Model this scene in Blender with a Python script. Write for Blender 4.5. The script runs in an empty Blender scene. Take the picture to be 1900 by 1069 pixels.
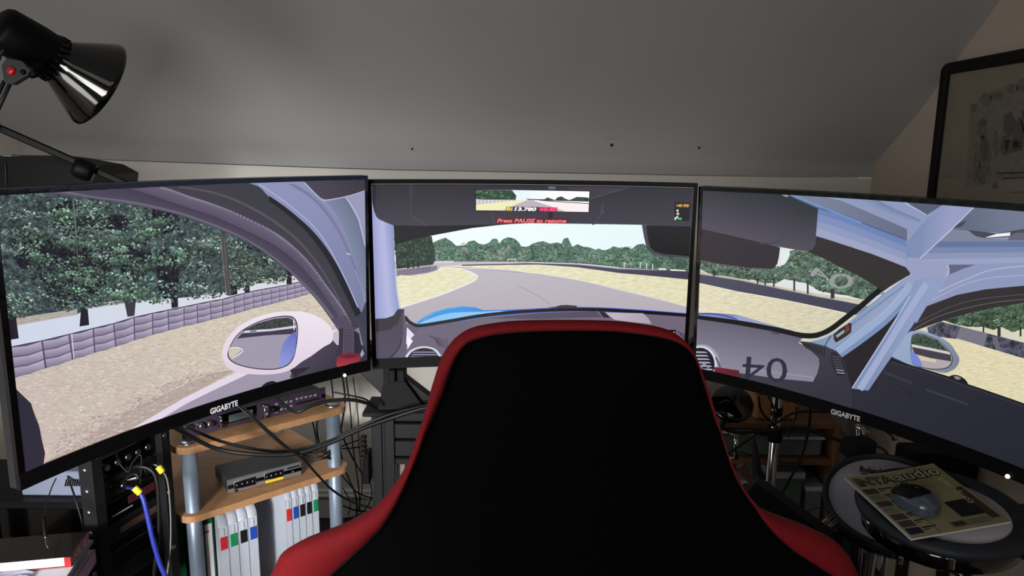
import bpy, math, random
from math import sin, cos, pi, radians as R
from mathutils import Vector, Matrix
from mathutils.geometry import tessellate_polygon
random.seed(7)
sc = bpy.context.scene
COL = sc.collection
# ------------------------------------------------------------------ camera
FPX, PITCH, ROLL, CZ = 1379.5, .1879, .0106, 1.33
CAM = Vector((0, 0, CZ))
FWD = Vector((0, cos(PITCH), -sin(PITCH)))
RT0 = Vector((1, 0, 0)); UP0 = Vector((0, sin(PITCH), cos(PITCH)))
cr, sr = cos(ROLL), sin(ROLL)
camd = bpy.data.cameras.new('camera'); cam = bpy.data.objects.new('camera', camd); COL.objects.link(cam)
camd.sensor_width = 36; camd.lens = 36 * FPX / 1900; camd.clip_start = .02
rx = cr * RT0 + sr * UP0; ux = -sr * RT0 + cr * UP0
m = Matrix.Identity(4)
for i in range(3):
    m[i][0] = rx[i]; m[i][1] = ux[i]; m[i][2] = -FWD[i]; m[i][3] = CAM[i]
cam.matrix_world = m
sc.camera = cam
# ------------------------------------------------------------------ world, lights, exposure
w = bpy.data.worlds.new('world'); sc.world = w; w.use_nodes = True
w.node_tree.nodes['Background'].inputs[0].default_value = (.5, .55, .6, 1)
w.node_tree.nodes['Background'].inputs[1].default_value = .3
sc.view_settings.view_transform = 'Standard'; sc.view_settings.look = 'None'
sc.view_settings.exposure = 0; sc.view_settings.gamma = 1; sc.view_settings.use_curve_mapping = False
sc.cycles.max_bounces = 6; sc.cycles.sample_clamp_indirect = 3
def area(name, loc, target, size, power, color, sy=None):
    d = bpy.data.lights.new(name, 'AREA'); d.energy = power; d.color = color; d.size = size
    if sy: d.shape = 'RECTANGLE'; d.size_y = sy
    o = bpy.data.objects.new(name, d); COL.objects.link(o); o.location = loc
    o.rotation_euler = (Vector(target) - Vector(loc)).to_track_quat('-Z', 'Y').to_euler()
    return o
area('left_fill_light', (-1.5, .15, 1.0), (-.6, 1.7, .45), .7, 9, (1, .985, .97), .6)  # unseen fill added to brighten the shelf and magazines; no window here
area('rear_fill_light', (-.62, -1.0, 1.35), (-.3, 1.9, .4), .6, 15, (1, .985, .97), .5)  # added fill light behind the camera for the shelf side; no window modelled
area('wall_fill_strip', (-.1, 2.3, 1.0), (-.1, 2.42, 1.3), 1.7, .65, (.97, .98, 1), .05)  # unseen strip added to brighten ceiling edge and wall, not a monitor part
lo = area('low_fill_beam', (-.82, -.6, 1.12), (-.62, 1.75, .45), .3, 4.8, (1, .985, .97), .3); lo.data.spread = R(46)  # unseen narrow beam added to brighten the shelf under the left monitor
area('behind_monitor_light', (-1.02, 1.92, 1.12), (-.25, 2.5, .75), .22, 1.3, (.95, .97, 1), .22)
area('ceiling_room_light', (.1, -1.0, 2.33), (.1, -.6, 0), .9, 2.5, (1, .95, .88))

# ------------------------------------------------------------------ pixel helpers
def ray(px, py):
    a = (px - 950) / FPX; b = (py - 534.5) / FPX
    X = a * cr + b * sr; Y = -a * sr + b * cr
    return FWD + X * RT0 - Y * UP0
def at(px, py, y):
    d = ray(px, py); return CAM + d * (y / d.y)
def onz(px, py, z):
    d = ray(px, py); return CAM + d * ((z - CZ) / d.z)
def onx(px, py, x):
    d = ray(px, py); return CAM + d * (x / d.x)
def onplane(px, py, p, n):
    d = ray(px, py); return CAM + d * ((p - CAM).dot(n) / d.dot(n))
def lin(c):
    return tuple(((v / 255) / 12.92 if v / 255 <= .04045 else ((v / 255 + .055) / 1.055) ** 2.4) for v in c[:3])

# ------------------------------------------------------------------ materials (procedural)
MATS = {}
def mat(name, col, rough=.5, metal=0, var=.12, scale=30, bump=0, emit=None, estr=0, coat=0, trans=0, spec=.5, stretch=None, alpha=1):
    if name in MATS: return MATS[name]
    m = bpy.data.materials.new(name); m.use_nodes = True; nt = m.node_tree; N = nt.nodes; L = nt.links
    b = N['Principled BSDF']
    c = lin(col)
    tc = N.new('ShaderNodeTexCoord'); mp = N.new('ShaderNodeMapping')
    L.new(tc.outputs['Object'], mp.inputs[0])
    if stretch: mp.inputs['Scale'].default_value = stretch
    no = N.new('ShaderNodeTexNoise'); no.inputs['Scale'].default_value = scale; no.inputs['Detail'].default_value = 5
    L.new(mp.outputs[0], no.inputs['Vector'])
    ra = N.new('ShaderNodeValToRGB')
    ra.color_ramp.elements[0].position = .3; ra.color_ramp.elements[1].position = .72
    ra.color_ramp.elements[0].color = tuple(v * (1 - var) for v in c) + (1,)
    ra.color_ramp.elements[1].color = tuple(min(1, v * (1 + var)) for v in c) + (1,)
    L.new(no.outputs['Fac'], ra.inputs[0]); L.new(ra.outputs[0], b.inputs['Base Color'])
    b.inputs['Roughness'].default_value = rough; b.inputs['Metallic'].default_value = metal
    b.inputs['Specular IOR Level'].default_value = spec
    b.inputs['Coat Weight'].default_value = coat; b.inputs['Transmission Weight'].default_value = trans
    b.inputs['Alpha'].default_value = alpha
    if bump:
        bp = N.new('ShaderNodeBump'); bp.inputs['Strength'].default_value = bump; bp.inputs['Distance'].default_value = .002
        L.new(no.outputs['Fac'], bp.inputs['Height']); L.new(bp.outputs[0], b.inputs['Normal'])
    if emit:
        b.inputs['Emission Color'].default_value = lin(emit) + (1,); b.inputs['Emission Strength'].default_value = estr
    MATS[name] = m
    return m
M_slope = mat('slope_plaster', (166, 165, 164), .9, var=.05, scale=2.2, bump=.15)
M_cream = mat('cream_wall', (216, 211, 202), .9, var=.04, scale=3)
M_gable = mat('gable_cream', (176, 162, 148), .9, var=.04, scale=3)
M_white = mat('white_trim', (215, 213, 208), .6, var=.03)
M_floor = mat('dark_carpet', (42, 38, 36), .95, var=.4, scale=180, bump=.5)
M_blk = mat('black_plastic', (6, 6, 7), .5, var=.2, scale=60, spec=.2)
M_blkm = mat('matt_black_plastic', (17, 17, 20), .7, var=.15, scale=80, spec=.3)
M_gloss = mat('gloss_black', (5, 5, 6), .1, var=.1, coat=.5)
M_profile = mat('black_anodised_metal', (13, 13, 15), .5, metal=.1, var=.12, scale=200)
M_cable = mat('cable_rubber', (14, 14, 15), .5, var=.1)
M_chrome = mat('chrome', (205, 205, 210), .12, metal=1, var=.03)
M_steel = mat('steel', (160, 160, 165), .3, metal=1, var=.08)
M_post = mat('silver_grey_post', (128, 142, 158), .42, metal=.35, var=.05, scale=40)
M_beech = mat('beech_board', (176, 132, 92), .5, var=.1, scale=9, stretch=(1, 8, 1))
M_red = mat('red_upholstery', (118, 18, 25), .8, spec=.2, var=.08, scale=120, bump=.1)
M_clear = mat('frosted_clear_plastic', (206, 214, 226), .35, var=.05, scale=12, alpha=.82)
M_paper = mat('white_paper', (215, 213, 215), .7, var=.04)

# ------------------------------------------------------------------ mesh builder
def catmull(pts, n=8, closed=False):
    P = [Vector(p) for p in pts]; out = []
    k = len(P); rng = k if closed else k - 1
    for i in range(rng):
        if closed: p0, p1, p2, p3 = P[i - 1], P[i], P[(i + 1) % k], P[(i + 2) % k]
        else: p0, p1, p2, p3 = P[max(i - 1, 0)], P[i], P[i + 1], P[min(i + 2, k - 1)]
        for j in range(n):
            t = j / n
            out.append(.5 * ((2 * p1) + (-p0 + p2) * t + (2 * p0 - 5 * p1 + 4 * p2 - p3) * t * t + (-p0 + 3 * p1 - 3 * p2 + p3) * t ** 3))
    if not closed: out.append(P[-1].copy())
    return out
def rotz(a): return Matrix.Rotation(a, 3, 'Z')
def frame_from(d, up=Vector((0, 0, 1))):
    d = Vector(d).normalized(); s = d.cross(up)
    if s.length < 1e-4: s = d.cross(Vector((0, 1, 0)))
    s.normalize(); u = s.cross(d)
    return s, d, u
class MB:
    def __init__(s): s.v = []; s.f = []; s.sm = []; s.mi = []; s.cur = 0
    def add(s, vs, fs, smooth=False):
        k = len(s.v); s.v += [Vector(v) for v in vs]
        for f in fs: s.f.append([i + k for i in f]); s.sm.append(smooth); s.mi.append(s.cur)
        return s
    def box(s, c, size, rot=None, b=.002):
        hx, hy, hz = [q / 2 for q in size]; b = min(b, hx * .45, hy * .45, hz * .45); c = Vector(c)
        vs = []; idx = {}
        for X in (-1, 1):
            for Y in (-1, 1):
                for Z in (-1, 1):
                    for a in range(3):
                        p = Vector((X * (hx - (0 if a == 0 else b)), Y * (hy - (0 if a == 1 else b)), Z * (hz - (0 if a == 2 else b))))
                        if rot is not None: p = rot @ p
                        idx[(X, Y, Z, a)] = len(vs); vs.append(p + c)
        fs = []; g = lambda X, Y, Z, a: idx[(X, Y, Z, a)]
        for q in (-1, 1):
            fs.append([g(q, -1, -1, 0), g(q, 1, -1, 0), g(q, 1, 1, 0), g(q, -1, 1, 0)][::q])
            fs.append([g(-1, q, -1, 1), g(-1, q, 1, 1), g(1, q, 1, 1), g(1, q, -1, 1)][::q])
            fs.append([g(-1, -1, q, 2), g(1, -1, q, 2), g(1, 1, q, 2), g(-1, 1, q, 2)][::q])
        for p in (-1, 1):
            for q in (-1, 1):
                fs.append([g(p, q, -1, 0), g(p, q, 1, 0), g(p, q, 1, 1), g(p, q, -1, 1)])
                fs.append([g(p, -1, q, 0), g(p, 1, q, 0), g(p, 1, q, 2), g(p, -1, q, 2)])
                fs.append([g(-1, p, q, 1), g(1, p, q, 1), g(1, p, q, 2), g(-1, p, q, 2)])
                for r_ in (-1, 1): fs.append([g(p, q, r_, 0), g(p, q, r_, 1), g(p, q, r_, 2)])
        return s.add(vs, fs)
    def tube(s, pts, r, n=8, caps=True, smooth=True):
        pts = [Vector(p) for p in pts]; vs = []; fs = []; K = len(pts)
        rr = r if isinstance(r, (list, tuple)) else [r] * K
        pu = None
        for i, p in enumerate(pts):
            d = (pts[min(i + 1, K - 1)] - pts[max(i - 1, 0)])
            if d.length < 1e-9: d = Vector((0, 0, 1))
            d.normalize()
            if pu is None: a, _, u = frame_from(d)
            else:
                u = pu - d * pu.dot(d)
                if u.length < 1e-5: a, _, u = frame_from(d)
                u.normalize()
            a = d.cross(u); pu = u
            for j in range(n):
                t = 2 * pi * j / n; vs.append(p + (a * cos(t) + u * sin(t)) * rr[i])
        for i in range(K - 1):
            for j in range(n):
                fs.append([i * n + j, i * n + (j + 1) % n, (i + 1) * n + (j + 1) % n, (i + 1) * n + j])
        s.add(vs, fs, smooth)
        if caps: s.add(vs[:n], [list(range(n))[::-1]]); s.add(vs[-n:], [list(range(n))])
        return s
    def lathe(s, prof, o, axis, n=32, smooth=True):
        a, d, u = frame_from(axis); o = Vector(o); vs = []; fs = []; K = len(prof)
        for r, h in prof:
            for j in range(n):
                t = 2 * pi * j / n; vs.append(o + d * h + (a * cos(t) + u * sin(t)) * r)
        for i in range(K - 1):
            for j in range(n): fs.append([i * n + j, i * n + (j + 1) % n, (i + 1) * n + (j + 1) % n, (i + 1) * n + j])
        return s.add(vs, fs, smooth)
    def prism(s, poly, off):
        poly = [Vector(p) for p in poly]; off = Vector(off); n = len(poly)
        tr = tessellate_polygon([poly])
        vs = poly + [p + off for p in poly]
        fs = [list(t) for t in tr] + [[i + n for i in t][::-1] for t in tr]
        fs += [[i, (i + 1) % n, (i + 1) % n + n, i + n] for i in range(n)]
        return s.add(vs, fs)
    def grid(s, rows, closed=False, smooth=True):
        n = len(rows[0]); vs = [p for r in rows for p in r]; fs = []
        for i in range(len(rows) - 1):
            for j in range(n if closed else n - 1):
                fs.append([i * n + j, i * n + (j + 1) % n, (i + 1) * n + (j + 1) % n, (i + 1) * n + j])
        return s.add(vs, fs, smooth)
    def build(s, name, mats, parent=None, fix=True):
        me = bpy.data.meshes.new(name); o = bpy.data.objects.new(name, me); COL.objects.link(o)
        v = s.v
        if parent is not None:
            o.parent = parent; inv = WORLD[parent.name].inverted(); v = [inv @ p for p in v]; WORLD[o.name] = WORLD[parent.name]
        else:
            WORLD[o.name] = Matrix.Identity(4)
        me.from_pydata([tuple(p) for p in v], [], s.f)
        for m_ in (mats if isinstance(mats, (list, tuple)) else [mats]): me.materials.append(m_)
        for p, q, k in zip(me.polygons, s.sm, s.mi): p.use_smooth = q; p.material_index = k
        if fix:
            import bmesh
            bm = bmesh.new(); bm.from_mesh(me); bmesh.ops.remove_doubles(bm, verts=bm.verts, dist=1e-6)
            bmesh.ops.recalc_face_normals(bm, faces=bm.faces); bm.to_mesh(me); bm.free()
        return o
WORLD = {}
def tag(o, label=None, cat=None, group=None, kind=None):
    if label: o['label'] = label
    if cat: o['category'] = cat
    if group: o['group'] = group
    if kind: o['kind'] = kind
    return o
def thing(name, loc, label, cat, group=None, rz=0):
    o = bpy.data.objects.new(name, None); COL.objects.link(o); o.empty_display_size = .05
    o.location = loc; o.rotation_euler = (0, 0, rz)
    WORLD[o.name] = Matrix.Translation(Vector(loc)) @ Matrix.Rotation(rz, 4, 'Z')
    return tag(o, label, cat, group)
def struct(o): o['kind'] = 'structure'; return o
def arcpts(c, r, a0, a1, n): return [(c[0] + r * cos(a0 + (a1 - a0) * i / n), c[1] + r * sin(a0 + (a1 - a0) * i / n)) for i in range(n + 1)]

# text -> 2D triangles (unit: width normalised to 1, height to 1)
def text2d(t, shear=0, bold=.0, extr=0):
    cu = bpy.data.curves.new('t', 'FONT'); cu.body = t; cu.shear = shear; cu.offset = bold; cu.resolution_u = 3
    o = bpy.data.objects.new('t', cu); COL.objects.link(o)
    dg = bpy.context.evaluated_depsgraph_get(); dg.update(); me = o.evaluated_get(dg).to_mesh()
    me.calc_loop_triangles()
    V = [(v.co.x, v.co.y) for v in me.vertices]; T = [tuple(x.vertices) for x in me.loop_triangles]
    o.evaluated_get(dg).to_mesh_clear(); bpy.data.objects.remove(o); bpy.data.curves.remove(cu)
    x0 = min(v[0] for v in V); x1 = max(v[0] for v in V); y0 = min(v[1] for v in V); y1 = max(v[1] for v in V)
    return [((x - x0) / (x1 - x0), (y - y0) / (y1 - y0)) for x, y in V], T
def bil(q, s, t):   # quad q: bottom-left, bottom-right, top-right, top-left
    a = Vector(q[0]) * (1 - s) + Vector(q[1]) * s; b = Vector(q[3]) * (1 - s) + Vector(q[2]) * s
    return a * (1 - t) + b * t
def text_part(name, t, quad, mt, parent, n=None, lift=.0006, **k):
    V, T = text2d(t, **k); q = [Vector(p) for p in quad]
    nn = (q[1] - q[0]).cross(q[3] - q[0]).normalized()
    if nn.dot(CAM - q[0]) < 0: nn = -nn
    mb = MB(); mb.add([bil(q, *v) + nn * lift for v in V], T)
    return mb.build(name, mt, parent, fix=False)

# ================================================================== ROOM
YW, XG, XL, YR, ZC = 2.5, 1.215, -1.62, -2.2, 2.4
def zline(x):
    pts = [at(160, 296, YW), at(680, 315, YW), at(1300, 326.5, YW), at(1617, 331, YW)]
    if x <= pts[0].x: return pts[0].z + (x - pts[0].x) * (pts[1].z - pts[0].z) / (pts[1].x - pts[0].x)
    for a, b in zip(pts, pts[1:]):
        if x <= b.x: return a.z + (b.z - a.z) * (x - a.x) / (b.x - a.x)
    return pts[-1].z
XG = at(1617, 331, YW).x
xs = [XL + (XG - XL) * i / 16 for i in range(17)]
SL = .80
mb = MB(); mb.grid([[Vector((x, YW, 0)) for x in xs], [Vector((x, YW, zline(x))) for x in xs]], smooth=False)
mb.grid([[Vector((x, YW + .1, 0)) for x in xs], [Vector((x, YW + .1, 1.4)) for x in xs]], smooth=False)
struct(mb.build('wall_back', M_cream, fix=False))
def ysl(x): return YW - (ZC - zline(x)) / SL
mb = MB()
rows = []
for k in range(9):
    t = (.062 + .938 * k / 8) if k else 0
    if k == 0:      # rounded lip where the slope turns down into the low wall
        for dy, dz in ((.004, .003), (.006, .02), (.010, .035), (.018, .048), (.030, .060), (.046, .072)): rows.append([Vector((x, YW - dy, zline(x) + dz)) for x in xs])
        continue
    rows.append([Vector((x, YW - .004 - (YW - .004 - ysl(x)) * t, zline(x) + .003 + (ZC - zline(x)) * t)) for x in xs])
rows.append([Vector((x, YR, ZC)) for x in xs])
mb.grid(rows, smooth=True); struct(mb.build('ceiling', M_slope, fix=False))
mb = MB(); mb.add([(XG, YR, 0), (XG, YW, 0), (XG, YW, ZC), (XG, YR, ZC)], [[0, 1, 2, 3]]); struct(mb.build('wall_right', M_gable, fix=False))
mb = MB(); mb.add([(XL, YR, 0), (XL, YW, 0), (XL, YW, ZC), (XL, YR, ZC)], [[0, 1, 2, 3]]); struct(mb.build('wall_left', M_cream, fix=False))
mb = MB(); mb.add([(XL, YR, 0), (XG, YR, 0), (XG, YR, ZC), (XL, YR, ZC)], [[0, 1, 2, 3]]); struct(mb.build('wall_front', M_cream, fix=False))
mb = MB(); mb.add([(XL, YR, 0), (XG, YR, 0), (XG, YW, 0), (XL, YW, 0)], [[0, 1, 2, 3]]); struct(mb.build('floor', M_floor, fix=False))
zb = at(660, 907, YW).z
mb = MB(); mb.box(((XL + XG) / 2, YW - .008, zb / 2), (XG - XL - .002, .016, zb), b=.004)
mb.box(((XL + XG) / 2, YW - .011, zb - .022), (XG - XL - .002, .022, .012), b=.004); struct(mb.build('baseboard_back', M_white))

# screws left in the sloping ceiling
sn = Vector((0, -SL, -1)).normalized()
for px, py, r, lb in ((1135, 270, .0045, 'dark screw in sloping ceiling above centre monitor, biggest of three'), (765, 277, .003, 'tiny screw in sloping ceiling, leftmost of three'), (1297, 275, .003, 'tiny screw in sloping ceiling, rightmost of three')):
    p = onplane(px, py, Vector((0, YW, zline(.3))), sn)
    # exact ceiling height at this x
    d = ray(px, py); t = (SL * (YW - 0) + zline(p.x) - CZ) / (d.z + SL * d.y); p = CAM + d * t
    mb = MB(); mb.lathe([(0, 0.003), (r * .6, .003), (r, .001), (r, -.004)], p, sn, 10)
    tag(mb.build('screw', M_blkm), lb, 'screw', 'screws in the sloping ceiling')

# ================================================================== MONITORS
MW, MH, MR = .6973, .3923, 1.5
MON = {'C': (.041, 1.652, -.2773, -.0237, .0242), 'L': (-.5378, 1.3039, -.2668, .9951, .0176), 'R': (.6412, 1.339, -.2826, -.9603, .033)}
NCOL = 28
def mpt(k, s, t, off=0.0, linear=True):   # s,t metres from the panel's top-left corner, off towards viewer
    px, py, pz, yaw, tilt = MON[k]
    def cyl(s_):
        a = (s_ - MW / 2) / MR; return Vector(((MR - off) * sin(a), (MR - off) * cos(a) - MR))
    if linear:
        g = MW / NCOL; i = math.floor(s / g + 1e-9); f = s / g - i
        c = cyl(i * g) * (1 - f) + cyl((i + 1) * g) * f
    else: c = cyl(s)
    x, y, z = c.x, c.y, MH / 2 - t
    y, z = y * cos(tilt) - z * sin(tilt), y * sin(tilt) + z * cos(tilt)
    x, y = x * cos(yaw) - y * sin(yaw), x * sin(yaw) + y * cos(yaw)
    return Vector((x + px, y + py, z + pz + CZ))
def pst(k, px, py):                       # where a line of sight meets the curved panel
    x0, y0, z0, yaw, tilt = MON[k]
    T = Matrix.Rotation(-tilt, 3, 'X') @ Matrix.Rotation(-yaw, 3, 'Z')
    o = T @ (CAM - Vector((x0, y0, z0 + CZ))); d = T @ ray(px, py)
    A = d.x ** 2 + d.y ** 2; B = 2 * (o.x * d.x + (o.y + MR) * d.y); C = o.x ** 2 + (o.y + MR) ** 2 - MR ** 2
    D = max(B * B - 4 * A * C, 0)
    t = (-B + math.sqrt(D)) / 2 / A; p = o + d * t
    return math.asin(max(-1, min(1, p.x / MR))) * MR + MW / 2, MH / 2 - p.z

def screen_mat(name, mode):
    m = bpy.data.materials.new(name); m.use_nodes = True; nt = m.node_tree; N = nt.nodes; L = nt.links
    b = N['Principled BSDF']; b.inputs['Base Color'].default_value = (.004, .004, .005, 1); b.inputs['Roughness'].default_value = .5
    at_ = N.new('ShaderNodeAttribute'); at_.attribute_name = 'Col'
    col = at_.outputs['Color']
    if mode:
        uv = N.new('ShaderNodeUVMap'); uv.uv_map = 'uv'
        mp = N.new('ShaderNodeMapping'); L.new(uv.outputs[0], mp.inputs[0])
        no = N.new('ShaderNodeTexNoise'); no.inputs['Detail'].default_value = 6; no.inputs['Roughness'].default_value = .65
        L.new(mp.outputs[0], no.inputs['Vector'])
        mr = N.new('ShaderNodeMapRange'); L.new(no.outputs['Fac'], mr.inputs[0])
        if mode == 'leaf': no.inputs['Scale'].default_value = 9; a = (.4, .62, .35, 1.9)
        if mode == 'fine': no.inputs['Scale'].default_value = 22; a = (.38, .62, .4, 1.6)
        if mode == 'grass': no.inputs['Scale'].default_value = 12; mp.inputs['Scale'].default_value = (.6, 3, 1); mp.inputs['Rotation'].default_value = (0, 0, -.3); a = (.3, .7, .8, 1.2)
        if mode == 'road': no.inputs['Scale'].default_value = 40; a = (.3, .7, .93, 1.07)
        mr.inputs['From Min'].default_value, mr.inputs['From Max'].default_value, mr.inputs['To Min'].default_value, mr.inputs['To Max'].default_value = a
        mx = N.new('ShaderNodeVectorMath'); mx.operation = 'SCALE'; L.new(col, mx.inputs[0]); L.new(mr.outputs[0], mx.inputs['Scale']); col = mx.outputs[0]
    L.new(col, b.inputs['Emission Color']); b.inputs['Emission Strength'].default_value = 1
    return m
SM = [screen_mat('lit_pixels', None), screen_mat('lit_leaves', 'leaf'), screen_mat('lit_far_leaves', 'fine'), screen_mat('lit_grass', 'grass'), screen_mat('lit_tarmac', 'road')]
MI = {'p': 0, 'leaf': 1, 'fine': 2, 'grass': 3, 'road': 4}
def clip(poly, ax, val, keep_less):
    out = []
    for i in range(len(poly)):
        a, b = poly[i - 1], poly[i]
        ia = (a[ax] <= val) if keep_less else (a[ax] >= val); ib = (b[ax] <= val) if keep_less else (b[ax] >= val)
        if ia != ib:
            t = (val - a[ax]) / (b[ax] - a[ax]); out.append(tuple(a[k] + (b[k] - a[k]) * t for k in range(4)))
        if ib: out.append(b)
    return out
class Pic:
    def __init__(s, key): s.k = key; s.v = []; s.f = []; s.c = []; s.uv = []; s.m = []; s.layer = 0
    def tri(s, pts, colf, mi, off):
        g = MW / NCOL
        P = [pst(s.k, x, y) + (x, y) for x, y in pts]
        for ax, val, kl in ((0, 0, False), (0, MW, True), (1, 0, False), (1, MH, True)):
            P = clip(P, ax, val, kl)
            if len(P) < 3: return
        a = int(min(p[0] for p in P) / g - 1e-6); b = int(max(p[0] for p in P) / g + 1e-6)
        for c in range(max(a, 0), min(b, NCOL - 1) + 1):
            Q = clip(clip(P, 0, c * g, False), 0, (c + 1) * g, True) if a != b else P
            if len(Q) < 3: continue
            n = len(s.v)
            for q in Q:
                s.v.append(mpt(s.k, q[0], q[1], off)); s.uv.append((q[2] / 100, q[3] / 100)); s.c.append(colf(q[2], q[3]))
            s.f.append(list(range(n, n + len(Q)))); s.m.append(mi)
    def poly(s, pts, col, m='p', g=None, sm=0, same=False):
        # col sRGB; g=(col2,(x0,y0),(x1,y1)) a linear blend from col to col2
        if sm: pts = [(q.x, q.y) for q in catmull([(x, y, 0) for x, y in pts], sm, True)]
        if not same: s.layer += 1
        off = .00005 * s.layer
        c1 = lin(col)
        if g:
            c2 = lin(g[0]); (x0, y0), (x1, y1) = g[1], g[2]; dd = (x1 - x0) ** 2 + (y1 - y0) ** 2
            def cf(x, y):
                t = max(0, min(1, ((x - x0) * (x1 - x0) + (y - y0) * (y1 - y0)) / dd)); return tuple(a + (b - a) * t for a, b in zip(c1, c2))
        else: cf = lambda x, y: c1
        tr = tessellate_polygon([[Vector((x, y, 0)) for x, y in pts]])
        for t in tr: s.tri([pts[i] for i in t], cf, MI[m], off)
    def line(s, pts, w, col, m='p', sm=4, w2=None, same=False):
        P = catmull([(x, y, 0) for x, y in pts], sm) if sm and len(pts) > 2 else [Vector((x, y, 0)) for x, y in pts]
        n = len(P); A = []; B = []
        for i, p in enumerate(P):
            d = P[min(i + 1, n - 1)] - P[max(i - 1, 0)]; d.normalize(); q = Vector((-d.y, d.x, 0))
            ww = (w + ((w2 if w2 is not None else w) - w) * i / (n - 1)) / 2
            A.append((p + q * ww)); B.append((p - q * ww))
        if not same: s.layer += 1
        off = .00005 * s.layer; c = lin(col); cf = lambda x, y: c
        for i in range(n - 1):
            a, b, c_, d_ = [(v.x, v.y) for v in (A[i], A[i + 1], B[i + 1], B[i])]
            s.tri([a, b, c_], cf, MI[m], off); s.tri([a, c_, d_], cf, MI[m], off)
    def band(s, A, B, col, m='p', g=None, sm=5):
        A = catmull([(x, y, 0) for x, y in A], sm); B = catmull([(x, y, 0) for x, y in B], sm)
        N_ = 36
        def samp(P, t):
            f = t * (len(P) - 1); i = min(int(f), len(P) - 2); return P[i].lerp(P[i + 1], f - i)
        s.layer += 1; off = .00005 * s.layer; c1 = lin(col); cf = lambda x, y: c1
        for i in range(N_):
            a, b = samp(A, i / N_), samp(A, (i + 1) / N_); c, d = samp(B, (i + 1) / N_), samp(B, i / N_)
            q = [(v.x, v.y) for v in (a, b, c, d)]
            if g:
                k1 = lin(g); j = 4
                for r_ in range(j):
                    u0, u1 = r_ / j, (r_ + 1) / j; mix = tuple(x + (y - x) * (r_ + .5) / j for x, y in zip(c1, k1)); cfx = lambda x, y, mix=mix: mix
                    a1, b1 = a.lerp(d, u0), b.lerp(c, u0); a2, b2 = a.lerp(d, u1), b.lerp(c, u1)
                    s.tri([(a1.x, a1.y), (b1.x, b1.y), (b2.x, b2.y)], cfx, MI[m], off); s.tri([(a1.x, a1.y), (b2.x, b2.y), (a2.x, a2.y)], cfx, MI[m], off)
            else: s.tri([q[0], q[1], q[2]], cf, MI[m], off); s.tri([q[0], q[2], q[3]], cf, MI[m], off)
    def leaves(s, region, n, size, cols, clump=14, per=14, seed=1, flat=False):
        # clumps of little leaves, brighter towards the top of each clump
        rnd = random.Random(seed); xs_ = [p[0] for p in region]; ys_ = [p[1] for p in region]
        def inside(x, y):
            c = False
            for i in range(len(region)):
                (x1, y1), (x2, y2) = region[i - 1], region[i]
                if (y1 > y) != (y2 > y) and x < (x2 - x1) * (y - y1) / (y2 - y1) + x1: c = not c
            return c
        base = s.layer; made = 0; tries = 0
        while made < n and tries < n * 4:
            tries += 1
            cx, cy = rnd.uniform(min(xs_), max(xs_)), rnd.uniform(min(ys_), max(ys_))
            if not inside(cx, cy): continue
            tone = rnd.uniform(.45, 1.22)
            for _ in range(per):
                a = rnd.uniform(0, 2 * pi); rr = clump * math.sqrt(rnd.random())
                x, y = cx + rr * cos(a) * 1.3, cy + rr * sin(a) * .6
                if not inside(x, y): continue
                up = .75 - (y - cy) / clump * .6; c = rnd.choice(cols)
                k = max(.25, up * tone) if not flat else rnd.uniform(.95, 1.04); c = lin(tuple(min(255, q * k) for q in c))
                an = rnd.uniform(-.9, .9) if not flat else rnd.uniform(-.5, .05); L_ = size * rnd.uniform(.6, 1.4) * (1.5 if flat else 1); w_ = L_ * (.32 if not flat else .09)
                dx, dy = cos(an), sin(an); off = .00005 * (base + 1 + rnd.randint(0, 5) * .5)
                cf = lambda x_, y_, c=c: c
                p = [(x - dx * L_ / 2, y - dy * L_ / 2), (x + dy * w_, y - dx * w_), (x + dx * L_ / 2, y + dy * L_ / 2), (x - dy * w_, y + dx * w_)]
                s.tri(p[:3], cf, 0, off); s.tri([p[0], p[2], p[3]], cf, 0, off)
                made += 1
        s.layer += 4
    def text(s, t, quad, col, **k):
        V, T = text2d(t, **k); s.layer += 1; off = .00005 * s.layer; c = lin(col); cf = lambda x, y: c
        q = [Vector((x, y, 0)) for x, y in quad]
        P = [bil(q, *v) for v in V]
        for tr in T: s.tri([(P[i].x, P[i].y) for i in tr], cf, 0, off)
    def build(s, parent):
        me = bpy.data.meshes.new('screen'); o = bpy.data.objects.new('screen', me); COL.objects.link(o); o.parent = parent
        inv = WORLD[parent.name].inverted()
        me.from_pydata([tuple(inv @ v) for v in s.v], [], s.f)
        for x in SM: me.materials.append(x)
        ca = me.color_attributes.new('Col', 'FLOAT_COLOR', 'POINT'); ca.data.foreach_set('color', [x for c in s.c for x in (c + (1,))])
        uv = me.uv_layers.new(name='uv')
        uv.data.foreach_set('uv', [x for l in me.loops for x in s.uv[l.vertex_index]])
        me.polygons.foreach_set('material_index', s.m)
        o['label'] = 'lit curved screen showing a racing view'
        return o
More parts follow.
